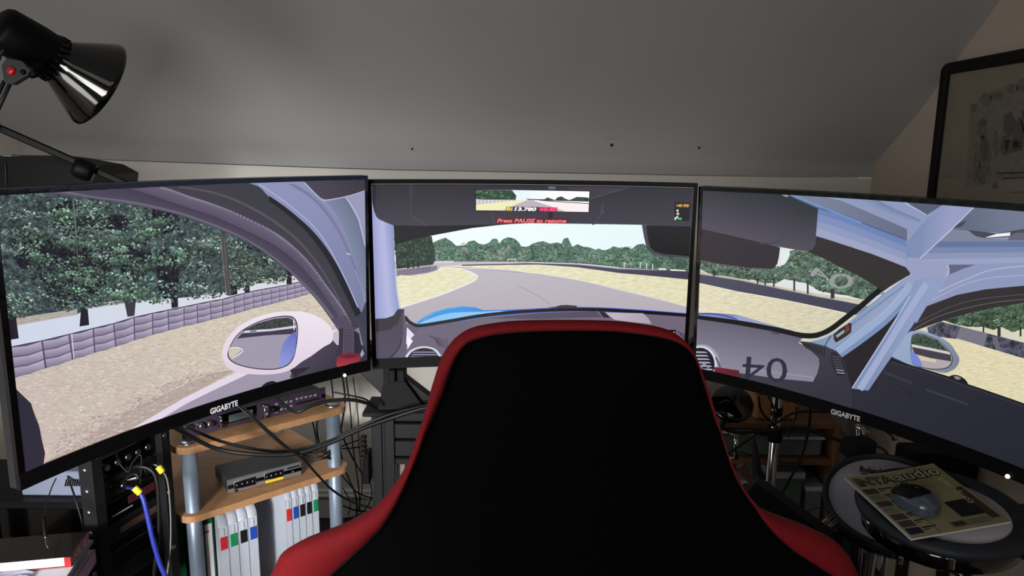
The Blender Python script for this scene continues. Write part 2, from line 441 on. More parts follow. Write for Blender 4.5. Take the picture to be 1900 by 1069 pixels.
# ---- left screen -------------------------------------------------
def draw_left(p):
    p.poly([(-120, 330), (620, 325), (620, 640), (-120, 760)], (62, 74, 78), 'leaf')
    DK = (30, 29, 40)
    for q in ([(60, 470), (120, 440), (190, 480), (200, 520), (150, 560), (100, 560)], [(105, 380), (150, 375), (165, 420), (130, 440), (100, 420)], [(215, 470), (270, 450), (280, 500), (240, 520)], [(20, 440), (70, 430), (90, 480), (40, 500)], [(285, 380), (330, 400), (330, 430), (290, 430)], [(140, 405), (230, 400), (225, 430), (150, 432)], [(290, 470), (330, 480), (325, 560), (300, 560)], [(150, 470), (200, 460), (205, 505), (165, 505)]):
        p.poly(q, DK, 'leaf', sm=4)
    # pale ground behind the trunks
    p.poly([(20, 606), (143, 583), (166, 571), (228, 560), (262, 558), (345, 552), (420, 541), (470, 522), (522, 512), (570, 512), (570, 560), (20, 660)], (206, 214, 232), g=((218, 222, 226), (20, 600), (560, 520)))
    p.poly([(20, 592), (143, 573), (143, 584), (20, 606)], (176, 168, 160), 'grass')
    p.poly([(166, 564), (262, 553), (262, 558), (166, 573)], (178, 172, 168), 'grass')
    reg = [(-60, 345), (95, 362), (168, 371), (239, 382), (309, 396), (350, 408), (404, 426), (461, 451), (519, 492), (548, 518), (505, 528), (470, 524), (455, 540), (430, 545), (400, 552), (352, 555), (330, 562), (300, 566), (262, 560), (235, 563), (190, 566), (150, 575), (120, 580), (90, 572), (40, 590), (-60, 600)]
    p.poly([(143, 560), (150, 570), (147, 606), (165, 603), (161, 560)], (32, 29, 40)); p.poly([(228, 550), (236, 588), (249, 586), (252, 552)], (58, 56, 66)); p.poly([(315, 540), (318, 572), (330, 570), (329, 540)], (34, 32, 44))
    p.poly([(6, 560), (10, 632), (34, 628), (28, 580)], (34, 30, 40)); p.poly([(425, 510), (424, 549), (440, 546), (438, 510)], (32, 30, 36)); p.poly([(531, 500), (531, 528), (541, 526), (541, 505)], (36, 32, 40)); p.poly([(454, 520), (453, 543), (463, 541), (462, 520)], (36, 34, 42))
    p.leaves(reg, 8500, 5.2, [(118, 150, 136), (146, 172, 160), (90, 120, 108), (172, 190, 182), (122, 154, 136), (84, 104, 100)], 20, 26, 3)
    p.leaves([(120, 380), (300, 400), (350, 440), (340, 540), (230, 560), (160, 540), (60, 560), (40, 430)], 1300, 5, [(120, 168, 132), (150, 190, 162)], 13, 22, 9)
    p.leaves([(440, 455), (519, 500), (545, 518), (500, 528), (460, 530), (430, 500)], 500, 4, [(130, 140, 120), (105, 120, 105)], 10, 16, 19)
    p.line([(133, 365), (138, 410), (142, 470), (149, 545)], 4, (70, 84, 78), w2=2); p.line([(135, 372), (140, 440)], 1.2, (120, 135, 125), sm=0)
    p.line([(412, 432), (418, 480), (424, 548)], 9, (74, 72, 72)); p.line([(409, 440), (414, 500), (420, 548)], 1.5, (120, 116, 110)); p.line([(415, 440), (419, 500), (426, 548)], 1.5, (104, 100, 96))
    # grass
    p.poly([(-60, 720), (25, 701), (83, 683), (133, 667), (174, 654), (213, 643), (248, 631), (282, 621), (340, 605), (390, 593), (434, 582), (486, 568), (532, 556), (577, 543), (680, 640), (680, 700), (500, 760), (30, 930), (-60, 930)], (210, 199, 182), 'grass', g=((200, 186, 176), (400, 590), (250, 800)))
    p.poly([(60, 870), (200, 820), (330, 745), (440, 685), (400, 690), (250, 755), (120, 835)], (180, 165, 156), 'grass')
    gr_ = [(20, 705), (83, 690), (174, 660), (282, 627), (434, 588), (577, 550), (620, 600), (600, 615), (440, 680), (330, 738), (190, 820), (80, 860), (56, 748)]
    p.leaves(gr_, 2600, 5, [(216, 207, 194), (226, 217, 208), (190, 176, 160), (184, 172, 156), (206, 195, 180)], 26, 12, 77, True); p.leaves([(90, 850), (190, 815), (330, 735), (420, 690), (350, 690), (200, 760), (100, 800)], 800, 5, [(174, 156, 148), (196, 176, 172), (160, 140, 140)], 16, 10, 78, True)
    # tyre barrier
    T = [(18, 643.5), (76, 632), (126, 620), (171, 609), (209, 600), (247, 588.5), (281, 581), (310, 575), (340, 569), (364, 564), (388, 559), (411.5, 555), (433, 549), (451, 544), (468, 540), (484, 537), (501, 534), (517, 531), (531, 529), (545, 525), (557, 523), (572, 523)]
    B = [(21, 701), (83, 683), (133, 667), (174, 654), (213, 643), (248, 631), (282, 621), (311.5, 613), (340, 605), (365, 600), (390.5, 593), (411.5, 588), (434, 582), (452, 577), (469, 572), (486, 568), (503, 564), (517, 560), (532, 556), (546, 553), (559, 549), (577, 543)]
    T = [(-40, 655)] + T; B = [(-36, 719)] + B
    p.poly(T + B[::-1], (84, 74, 100))
    for i in range(len(T) - 1):
        (a, b), (c, d) = (T[i], T[i + 1]), (B[i], B[i + 1]); gx = .03
        for j in range(3):
            l = lambda P, Q, t: (P[0] + (Q[0] - P[0]) * t, P[1] + (Q[1] - P[1]) * t)
            u0, u1 = j / 3 + .02, (j + 1) / 3 - .015
            A1 = l(a, c, u0); A2 = l(b, d, u0); C1 = l(a, c, u1); C2 = l(b, d, u1)
            sag = (A2[0] - A1[0]) * .05
            L1, L2, K1, K2 = l(A1, A2, gx), l(A1, A2, 1 - gx), l(C1, C2, gx), l(C1, C2, 1 - gx)
            mt = l(A1, A2, .5); mk = l(C1, C2, .5)
            q = [L1, (mt[0], mt[1] + sag), L2, K2, (mk[0], mk[1] + sag), K1]
            p.poly(q, (184, 176, 196), 'road', g=((126, 114, 142), l(A1, A2, .5), l(C1, C2, .5)), same=i + j > 0)
        p.line([a, b], 1.6, (60, 50, 74), sm=0, same=i > 0)
    p.line([(131, 619), (135, 665)], 1.6, (215, 210, 225), sm=0)
    # track edge and tarmac
    p.poly([(195, 826), (340, 738), (440, 690), (620, 620), (680, 640), (680, 700), (400, 800), (200, 850)], (226, 214, 232))
    p.poly([(215, 830), (345, 748), (452, 697), (530, 655), (680, 640), (680, 700), (400, 800), (240, 850)], (158, 150, 168), 'road')
    p.poly([(610, 606), (626, 600), (626, 655), (612, 650)], (196, 186, 200)); p.line([(605, 622), (626, 610)], 3, (235, 228, 238), sm=0)
    p.poly([(20, 718), (27, 721), (56, 748), (70, 790), (82, 840), (79, 866), (42, 880), (20, 880)], (43, 40, 55)); p.line([(27, 720), (56, 748), (82, 840), (79, 862)], 1.5, (232, 190, 170), sm=0)
    p.poly([(20, 719), (27, 722), (55, 749), (69, 790), (81, 840), (78, 866), (42, 885), (10, 885)], (43, 40, 55))
    # car flank under the mirror, window sill
    p.poly([(536, 700), (542, 683), (558, 670), (590, 647), (615, 630), (624, 640), (680, 640), (680, 680), (560, 705)], (72, 64, 80), g=((52, 46, 60), (600, 640), (640, 680)))
    p.poly([(484, 720), (490, 711), (503, 706.5), (512, 709), (520, 714)], (22, 18, 26), sm=3)
    p.poly([(532, 680), (548, 684), (562, 690), (575, 680), (545, 700)], (44, 40, 52))
    # mirror
    p.poly([(411, 663), (412, 645), (422, 625), (445, 603), (475, 588), (505, 580), (535, 577.5), (565, 579), (590, 588), (608, 602), (616, 615), (614, 634), (598, 644), (576, 660), (558, 671), (542, 683), (524, 690.5), (497, 694.5), (466, 694), (441, 690.5), (421, 682)], (238, 228, 240), sm=4, g=((222, 206, 222), (500, 580), (500, 695)))
    G = [(420, 657), (429, 633), (445, 614), (475, 597), (508, 587.5), (533, 585.5), (545, 590), (550.5, 602), (551, 622), (547, 651), (541, 668), (529, 679.5), (506, 685.5), (475, 684.5), (445, 678.5), (427, 670)]
    p.poly(G, (30, 24, 36), sm=4)
    p.poly([(485 + (x - 485) * .975, 636 + (y - 636) * .965) for x, y in G], (160, 152, 172), 'road', sm=4)
    p.poly([(449, 612), (475, 600), (508, 591), (533, 589), (543, 593), (547, 603), (500, 611), (452, 618)], (62, 66, 66), 'fine')
    p.poly([(452, 613), (500, 610), (547, 604), (547, 608), (500, 614), (450, 619)], (208, 208, 220)); p.poly([(447, 618), (500, 614), (548, 608), (548, 619), (490, 622), (438, 628)], (64, 56, 76))
    p.line([(462, 615), (474, 614)], 6, (120, 140, 150), sm=0); p.line([(543, 591), (544, 612)], 1.8, (225, 225, 235), sm=0)
    p.poly([(548, 616), (534, 624), (522, 640), (518, 660), (518, 680), (529, 677), (539, 667), (546, 650)], (100, 112, 190), sm=3, g=((140, 150, 215), (545, 620), (520, 670)))
    p.poly([(424, 645), (436, 645), (444, 649), (438, 656), (426, 663), (422, 655)], (206, 196, 176), sm=3); p.line([(424, 645), (440, 645), (448, 650), (440, 658), (427, 665)], 1.8, (238, 230, 238))
    # door frame: bands round the window
    A = [(180, 330), (330, 332), (461, 340), (497, 365), (534, 392), (578.5, 432), (615, 480), (643, 533), (668, 581), (676, 600)]
    Bq = [(270, 344), (306, 349.5), (350, 365), (382, 375), (432.6, 394), (497, 425), (536, 452), (573, 488), (606.5, 533), (634.6, 572.5), (655, 612)]
    C = [(200, 345), (244, 351), (350, 386), (396, 401), (452, 426.6), (508, 454.7), (550.5, 488), (581, 522), (609, 561), (645, 618)]
    D = [(100, 350), (168, 364), (239, 373), (309, 388), (350, 400), (404.5, 420), (460.6, 446), (514, 482), (553, 516), (587, 550), (620, 592), (634, 614)]
    E_ = [(80, 358), (168, 369), (239, 380), (309, 394), (350, 406), (404, 426), (460.6, 451), (519.6, 492), (553, 522), (584, 555), (609, 588), (629, 618)]
    p.poly([(440, 330), (700, 325), (700, 640), (650, 640), (600, 470)], (142, 146, 184), g=((118, 126, 160), (540, 360), (676, 560)))
    p.band(A, Bq, (58, 60, 68), g=(66, 62, 72)); p.band([(497, 366 - 3), (534, 389), (580, 430), (616, 478), (645, 533), (670, 583)], [(497, 373), (530, 397), (572, 436), (607, 484), (634, 536), (660, 590)], (34, 34, 42))
    p.band([(330, 345), (400, 357), (470, 386), (540, 433), (590, 490), (630, 556)], [(330, 348), (400, 361), (470, 391), (540, 439), (590, 496), (630, 562)], (82, 84, 92))
    p.band(Bq, C, (104, 96, 120), g=(88, 78, 100)); p.band(C, D, (66, 60, 78), g=(78, 72, 92)); p.band(D, E_, (118, 112, 132), g=(70, 64, 80))
    Bs = catmull([(x, y, 0) for x, y in Bq], 10)
    for i in range(8, len(Bs) - 4):
        q = Bs[i]; p.poly([(q.x - 2, q.y - 2), (q.x + 2, q.y), (q.x, q.y + 3.5), (q.x - 3.5, q.y + 1.5)], (128, 122, 142), same=i > 8)
    for i in range(30):
        t = i / 30; q = Bs[int(len(Bs) * (.62 + .33 * t))]; p.line([(q.x - 1, q.y + 3), (q.x - 20, q.y + 9)], .9, (74, 66, 84), sm=0, same=i > 0)
    p.poly([(612, 590), (629, 609), (627, 660), (640, 664), (656, 660), (656, 612), (640, 585)], (84, 74, 94)); p.poly([(627, 609), (635, 608), (633, 660), (622, 660), (626, 645)], (56, 48, 64))
    for i in range(9): p.line([(637, 612 + i * 5), (652, 613 + i * 5)], 1.4, (66, 56, 74), sm=0, same=i > 0)
    p.poly([(652, 590), (662, 600), (672, 640), (680, 655), (690, 655), (690, 560), (676, 560), (668, 583)], (68, 66, 80)); p.poly([(655, 612), (664, 618), (670, 650), (655, 660)], (44, 40, 50))
    # light pillar details
    p.band([(533, 341), (580, 372), (622, 425), (652, 490), (676, 560)], [(548, 341), (594, 374), (634, 430), (662, 495), (682, 560)], (112, 112, 144), g=(136, 140, 176))
    p.band([(604, 374), (630, 410), (652, 465), (672, 540)], [(639, 366), (662, 405), (676, 452), (690, 520)], (124, 134, 160), g=(108, 116, 142))
    p.poly([(639, 366), (700, 350), (700, 470), (676, 460), (662, 407), (650, 385)], (152, 152, 184)); p.line([(639, 366), (652, 384), (664, 408), (675, 455)], 1.8, (190, 192, 216))
    p.line([(656, 500), (668, 530), (676, 560)], 1.5, (150, 156, 186)); p.line([(478, 341), (540, 385), (590, 432), (630, 500), (662, 570)], 2, (172, 176, 210)); p.line([(641, 470), (648, 472)], 1.8, (210, 214, 230), sm=0)
    p.poly([(556, 333), (566, 342), (592, 367), (602, 370), (626, 368), (650, 361), (700, 345), (700, 325)], (74, 68, 82), g=((60, 56, 64), (600, 370), (660, 335))); p.line([(562, 338), (592, 368), (604, 371), (650, 362), (690, 348)], 1.8, (180, 182, 208))
    p.poly([(660, 585), (668, 581), (700, 540), (700, 630), (678, 620)], (60, 62, 78)); p.poly([(666, 657), (670, 647), (674, 656), (668, 663)], (150, 156, 190))
    p.poly([(624, 662), (632, 656), (650, 654), (664, 658), (666, 668), (650, 673), (624, 681)], (122, 32, 48), sm=3, g=((168, 52, 66), (640, 656), (640, 676))); p.poly([(628, 661), (645, 657), (660, 660), (645, 664)], (92, 34, 44), sm=3)
# ---- centre screen -----------------------------------------------
def draw_center(p):
    p.poly([(660, 320), (1320, 320), (1320, 700), (660, 700)], (240, 252, 250), g=((228, 246, 250), (900, 430), (1250, 430)))
    # ground
    p.poly([(730, 484), (1300, 484), (1300, 620), (730, 620)], (178, 170, 180), 'road', g=((192, 186, 194), (900, 600), (900, 490)))
    p.poly([(798, 484), (1000, 484), (1100, 489), (1000, 490), (860, 494), (810, 490)], (196, 186, 196))
    p.poly([(812, 493.5), (1000, 490.5), (1072, 495), (1148, 505), (1290, 519), (1290, 572), (1218, 553), (1162, 540), (1092, 523), (1022, 510.7), (980, 506.5), (940, 500), (880, 497)], (232, 228, 194), 'grass', g=((226, 220, 186), (900, 495), (1270, 560)))
    p.poly([(812, 493.5), (880, 497), (940, 500), (980, 506.5), (1022, 510.7), (960, 506), (880, 500), (830, 498)], (176, 168, 182))
    p.line([(830, 497), (940, 501), (1022, 511), (1092, 523.5), (1162, 541), (1218, 554), (1290, 573)], 1, (242, 236, 226))
    p.line([(960, 530), (1000, 550), (1022, 566)], 1, (150, 142, 156))
    # tree line
    tops = [(800, 452), (812, 446), (826, 441), (838, 448), (846, 456), (862, 455), (870, 448), (880, 446), (888, 452), (898, 454), (908, 450), (914, 443), (922, 443), (926, 452), (933, 444), (943, 440), (955, 443), (963, 450), (967, 457), (980, 458), (988, 452), (998, 449), (1008, 447.6), (1020, 452), (1034, 450), (1042, 452), (1046, 443), (1054, 441), (1058, 450), (1062, 458), (1072, 453), (1082, 458), (1094, 459), (1106, 464), (1120, 465), (1130, 462), (1138, 457), (1150, 460), (1162, 458), (1172, 462), (1182, 454), (1194, 452), (1204, 460), (1230, 470), (1290, 474)]
    p.poly(tops + [(1290, 506), (1204, 500), (1154, 497), (1072, 489), (980, 486), (800, 486)], (84, 114, 100), 'fine')
    rr = random.Random(5)
    for i in range(60):
        x = rr.uniform(808, 1275); base = 484 + max(0, (x - 1040)) * .075; h = rr.uniform(10, 30); y = base - h
        p.poly([(x - 8, base - 2), (x - 9, y + h * .5), (x - 5, y + 2), (x, y), (x + 6, y + 3), (x + 9, y + h * .5), (x + 7, base - 2)], rr.choice([(96, 126, 108), (74, 104, 90), (112, 138, 116), (64, 92, 82), (120, 134, 122)]), 'fine', sm=2, same=i > 0)
    p.leaves([(806, 452), (960, 446), (1060, 456), (1190, 458), (1275, 478), (1275, 500), (1150, 494), (980, 484), (806, 484)], 1500, 2.6, [(122, 158, 132), (98, 134, 108), (146, 176, 154)], 7, 14, 31)
    p.poly([(798, 484.5), (843, 484), (842, 487), (798, 489)], (214, 208, 212)); p.line([(942, 480), (942, 487)], 1, (225, 230, 230), sm=0); p.line([(942, 481), (957, 481)], 2, (190, 200, 200), sm=0); p.line([(957, 480), (957, 487)], 1, (225, 230, 230), sm=0)
    for i, (x, y) in enumerate([(1188, 492), (1200, 494), (1211, 495), (1158, 492)]): p.line([(x, y - 6), (x, y + 5)], 1.6, (225, 228, 235), sm=0, same=i > 0)
    for i, x in enumerate([(1230, 499), (1252, 501), (1266, 502)]): p.line([(x[0] - 8, x[1]), (x[0] + 6, x[1] + .5)], 3, (232, 234, 226), sm=0, same=i > 0)
    # barriers
    p.poly([(857, 491), (940, 489.5), (980, 488), (1072, 491), (1148, 499), (1204, 501), (1290, 504), (1290, 520), (1148, 506.5), (1072, 496), (1000, 491), (857, 493.5)], (86, 78, 100), 'road', g=((62, 58, 78), (1000, 490), (1270, 510)))
    p.line([(980, 487), (1072, 489.5), (1148, 496.5)], 1.2, (225, 220, 228))
    p.poly([(731, 440), (764, 440), (801, 438), (806, 466), (808, 483), (803, 491), (736, 499)], (34, 50, 46), 'leaf')
    p.leaves([(731, 452), (801, 440), (806, 466), (807, 483), (795, 488), (736, 495)], 700, 3.4, [(72, 112, 88), (96, 140, 108), (52, 88, 70)], 9, 16, 41)
    for i, (x, w_) in enumerate([(757, 4), (767, 3), (776, 3)]): p.line([(x, 486), (x, 498)], w_, (24, 22, 28), sm=0, same=i > 0)
    T = [(731, 501), (760, 498), (792, 494), (811, 492.6)]; B = [(731, 514.5), (760, 511), (792, 506.7), (811, 501)]
    p.poly(T + B[::-1], (140, 132, 150)); n = 15
    for i in range(n):
        x = 735 + i * 5.3 * (1 - i * .012); f = (x - 731) / 80; y0 = 501 - 8.4 * f; y1 = 514.5 - 12.5 * f; p.line([(x, y0), (x, y1)], 1, (92, 82, 106), sm=0, same=i > 0)
    for k in (.33, .66): p.line([(a[0], a[1] + (b[1] - a[1]) * k) for a, b in zip(T, B)], .9, (96, 86, 110), sm=0)
    p.poly([(731, 515), (760, 511.5), (792, 507), (812, 501), (818, 496), (840, 497), (862, 501), (878, 507), (886, 514), (877, 522), (850, 534), (820, 546), (780, 559), (742, 571), (731, 571)], (230, 226, 192), 'grass', sm=2)
    p.line([(818, 496), (840, 497), (862, 501), (880, 508), (886, 514), (877, 522.5), (850, 534), (820, 546), (780, 559), (742, 571)], 2.4, (238, 230, 238))
    # bonnet
    p.poly([(768, 603), (785, 589), (806, 578), (830, 571), (854, 568), (882, 570), (902, 577), (930, 577), (980, 575), (1070, 569), (1160, 572.5), (1290, 582), (1290, 590), (1000, 590), (780, 608)], (60, 150, 226), g=((78, 110, 214), (850, 570), (1000, 570)))
    p.poly([(778, 600), (806, 588), (840, 580), (900, 578), (936, 577), (850, 592), (790, 604)], (140, 196, 240), sm=2); p.line([(786, 592), (808, 579), (832, 572), (856, 569)], 1.2, (120, 190, 200)); p.line([(940, 575), (1070, 570), (1160, 573), (1280, 583)], 1, (46, 76, 190))
    p.line([(751, 587), (758, 596), (768, 602), (780, 604), (834, 595.5), (904, 584), (1000, 576), (1092, 574), (1176, 578), (1300, 587)], 6.5, (14, 10, 18), w2=6)
    p.poly([(1013, 570), (1030, 569), (1040, 566), (1052, 565.5), (1070, 567), (1071, 572), (1040, 571.5)], (54, 50, 60))
    # dashboard
    p.poly([(756, 600), (768, 606), (782, 607.5), (834, 599), (904, 588), (1000, 580), (1092, 577), (1176, 581), (1300, 590), (1300, 700), (690, 700), (700, 600)], (112, 102, 120), g=((94, 88, 106), (900, 590), (800, 665)))
    p.poly([(905, 590), (1000, 581), (1105, 577), (1118, 588), (1000, 592)], (84, 76, 94)); p.poly([(1111, 577), (1122, 579), (1132, 589), (1120, 589)], (40, 34, 46))
    p.poly([(1123, 579.5), (1193, 581), (1203, 590), (1209, 601), (1170, 597), (1140, 593)], (192, 182, 196), g=((172, 162, 178), (1130, 580), (1200, 600)))
    p.poly([(754, 606), (762, 614), (772, 624), (778, 634), (770, 650), (758, 666), (752, 666)], (226, 222, 238))
    p.poly([(752, 640), (764, 626), (778, 610), (830, 602), (900, 610), (880, 668), (752, 668)], (106, 98, 118)); p.poly([(754, 622), (766, 632), (756, 648)], (240, 238, 250))
    p.poly([(755, 668), (757, 654), (768, 646), (786, 642), (806, 646), (816, 656), (818, 668)], (214, 210, 228), sm=3); p.poly([(759, 668), (761, 656), (770, 649), (787, 645), (804, 649), (812, 658), (814, 668)], (30, 26, 38), sm=3)
    for i in range(3): p.line([(766 - i * 2, 653 + i * 4.6), (808 + i * 2, 653 + i * 4.6)], 1.8, (150, 144, 170), sm=0, same=i > 0)
    for i in range(8): p.line([(794 + i * 5, 622 + i * .8), (806 + i * 3.4, 628 + i * 2.5), (812 + i * 2.2, 640 + i)], 1.3, (66, 58, 78), same=i > 0)
    # pillar and its base
    p.poly([(689, 340), (692, 380), (701, 404), (712, 410), (730.5, 418), (731.5, 455), (733, 500), (736, 540), (742, 575), (730, 588), (716, 592), (680, 594), (680, 340)], (146, 152, 202), g=((178, 182, 222), (690, 480), (714, 478)))
    p.poly([(714, 411), (730.5, 418), (731.5, 455), (733, 500), (736, 540), (741, 575), (726, 589), (718, 560), (714, 480)], (178, 182, 222), g=((132, 146, 192), (714, 480), (733, 478)))
    p.line([(734, 500), (737, 540), (743, 572)], 2.2, (200, 206, 216))
    p.poly([(680, 592), (716, 590), (730, 585), (738, 573), (750, 573), (752, 620), (745, 640), (735, 655), (726, 668), (680, 668)], (66, 60, 76), g=((76, 68, 88), (740, 580), (710, 660))); p.poly([(694, 592), (716, 590), (730, 585), (738, 573), (748, 574), (738, 600), (722, 612), (694, 616)], (44, 40, 52))
    p.line([(745, 628), (740, 645), (730, 657), (722, 664)], 1.6, (28, 22, 36)); p.poly([(748, 574), (752, 590), (755, 606), (752, 668), (726, 668), (742, 648), (748, 620)], (92, 86, 106))
    # roof lining / visors
    p.poly([(660, 320), (1320, 320), (1320, 422), (1283, 419.6), (1193, 417), (1100, 415.6), (980, 414), (921, 417), (792, 419.6), (730, 418), (712, 411), (701, 404), (694, 393), (691, 378), (689, 345), (660, 345)], (34, 32, 42), g=((58, 55, 68), (950, 345), (950, 418)))
    p.poly([(730.5, 418), (792, 419), (921, 416.5), (975, 413.5), (930, 417), (876, 423), (806, 436), (764, 444.5), (732, 454)], (10, 8, 14))
    p.line([(764, 342), (766, 380), (768, 404)], 8, (46, 44, 56)); p.line([(761.5, 342), (764, 402)], 1.4, (66, 64, 76), sm=0); p.line([(766, 400), (778, 410), (794, 418)], 3.5, (68, 66, 78)); p.line([(690, 345), (691, 375), (699, 402), (712, 410)], 1.4, (84, 84, 108))
    p.poly([(1047, 346.6), (1171, 346.6), (1130, 358), (1095, 369), (1080, 360)], (52, 49, 60)); p.line([(1171, 346.6), (1130, 358), (1095, 369)], 1, (86, 82, 92), sm=0)
    p.poly([(1016.5, 344), (1032, 344.5), (1030.5, 351), (1018, 351)], (96, 96, 120)); p.line([(905, 343.5), (1012, 344.5)], 3, (22, 21, 27), sm=0)
    p.line([(1119, 380), (1114, 398), (1106, 412), (1099, 416)], 3.2, (66, 62, 76)); p.line([(1117, 390), (1118, 396)], 7, (70, 68, 80), sm=0); p.line([(914, 392), (915, 406), (921, 417)], 4, (64, 60, 74)); p.line([(1021, 394), (1022, 405)], 9, (28, 26, 34), sm=0)
    p.poly([(689, 338), (1290, 346), (1290, 352), (689, 344)], (26, 25, 33))
    p.poly([(1191, 417), (1283, 419), (1300, 424), (1300, 482), (1279, 479), (1232, 475), (1210, 470), (1200, 460), (1195, 440)], (66, 64, 76)); p.poly([(1199, 418), (1300, 420), (1300, 478), (1279, 475), (1232, 471), (1214, 466), (1206, 457), (1202, 440)], (14, 13, 17))
    # mirror inset
    p.poly([(881.5, 350), (1095, 353.6), (1093.6, 395), (881.5, 392)], (8, 8, 10)); p.poly([(883.2, 351.6), (1093.6, 355.2), (1092, 393.2), (883.2, 390)], (226, 244, 250), g=((250, 250, 252), (960, 355), (1010, 385)))
    p.poly([(883.2, 376), (975, 370), (962, 380), (930, 390.4), (883.2, 390)], (240, 236, 186)); p.poly([(978, 371), (988, 371), (1050, 392), (930, 390.8)], (188, 178, 192), 'road'); p.poly([(990, 372), (1092.4, 379), (1092, 393.2), (1050, 392.4)], (250, 238, 238))
    p.poly([(883.2, 351.6), (950, 352.7), (954, 358), (958, 363), (957, 371), (930, 372), (900, 371), (883.2, 369)], (34, 66, 52), 'fine'); p.leaves([(883.2, 352), (950, 353), (957, 362), (956, 371), (920, 371), (884, 369)], 220, 3, [(76, 130, 94), (110, 160, 120)], 5, 10, 51)
    p.poly([(883.2, 370), (957, 370.5), (957, 372), (883.2, 379)], (196, 188, 196)); 
    for i in range(10): p.line([(886 + i * 7, 371), (886 + i * 7, 377 - i * .5)], 2, (236, 232, 238), sm=0, same=i > 0)
    p.poly([(975, 368), (985, 369), (1010, 369.5), (1016, 366), (1030, 371), (1034, 366), (1042, 364), (1048, 368), (1056, 371), (1064, 368), (1070, 365), (1088, 366), (1093, 367), (1092.6, 374), (1060, 373), (1020, 372), (980, 370.5)], (54, 62, 62), 'fine'); p.line([(1000, 371), (1030, 373.5), (1092.6, 377.5)], 1.4, (40, 38, 48))
    p.poly([(951, 383), (975, 383.5), (975, 392), (951, 391.6)], (50, 40, 56)); p.poly([(939, 383), (949, 383), (949, 391.4), (939, 391.2)], (96, 76, 40)); p.poly([(975, 383.5), (1034, 384.5), (1034, 392.6), (975, 392)], (60, 40, 58)); p.poly([(1000, 384), (1034, 384.5), (1034, 392.4), (1000, 392)], (190, 16, 72))
    p.text('8:', [(939.5, 390.6), (950, 390.8), (950, 383.4), (939.5, 383.2)], (246, 222, 84), bold=.03); p.text('13.780', [(954, 391), (995, 391.6), (995.4, 384.6), (954.4, 384)], (255, 255, 255), bold=.04, shear=.15); p.text('+0.40', [(1001, 391.6), (1032, 392), (1032.6, 385), (1001.6, 384.8)], (250, 90, 140), bold=.03, shear=.15)
    p.poly([(921, 404.6), (1053, 404.8), (1053, 414), (920, 413.6)], (96, 6, 20)); p.text('Press PAUSE to resume', [(922, 412.6), (1050.5, 413), (1051, 405.6), (922.6, 405.2)], (255, 128, 136), bold=.03, shear=.2)
    p.poly([(1252, 375), (1281, 376), (1279, 410), (1251, 409)], (14, 12, 14)); p.text('140 FPS', [(1255, 383.5), (1278, 384.4), (1279, 379), (1256, 378.2)], (255, 184, 92), bold=.03, shear=.15)
    for i, (x, y) in enumerate([(1254, 388), (1255, 394), (1254, 400)]): p.text('406'[i], [(x, y + 4.6), (x + 5, y + 4.8), (x + 5.5, y), (x + .5, y)], (240, 240, 240), bold=.03)
    p.poly([(1257, 403.5), (1265.5, 403.8), (1265, 407.6), (1257, 407.3)], (40, 190, 96)); p.poly([(1252, 403), (1255, 403), (1254, 408), (1251.6, 408)], (235, 235, 235))
    p.poly([(1238, 611), (1254, 611), (1254, 622), (1240, 622)], (10, 10, 12)); p.poly([(1244, 616), (1246.5, 614), (1248.5, 615.5), (1251, 614), (1252, 617), (1248, 620)], (255, 176, 90), sm=2)
    for i in range(5): p.line([(1256 + i * 5, 614 + i * 5), (1274, 622 + i * 4)], 1.5, (50, 44, 58), sm=0, same=i > 0)
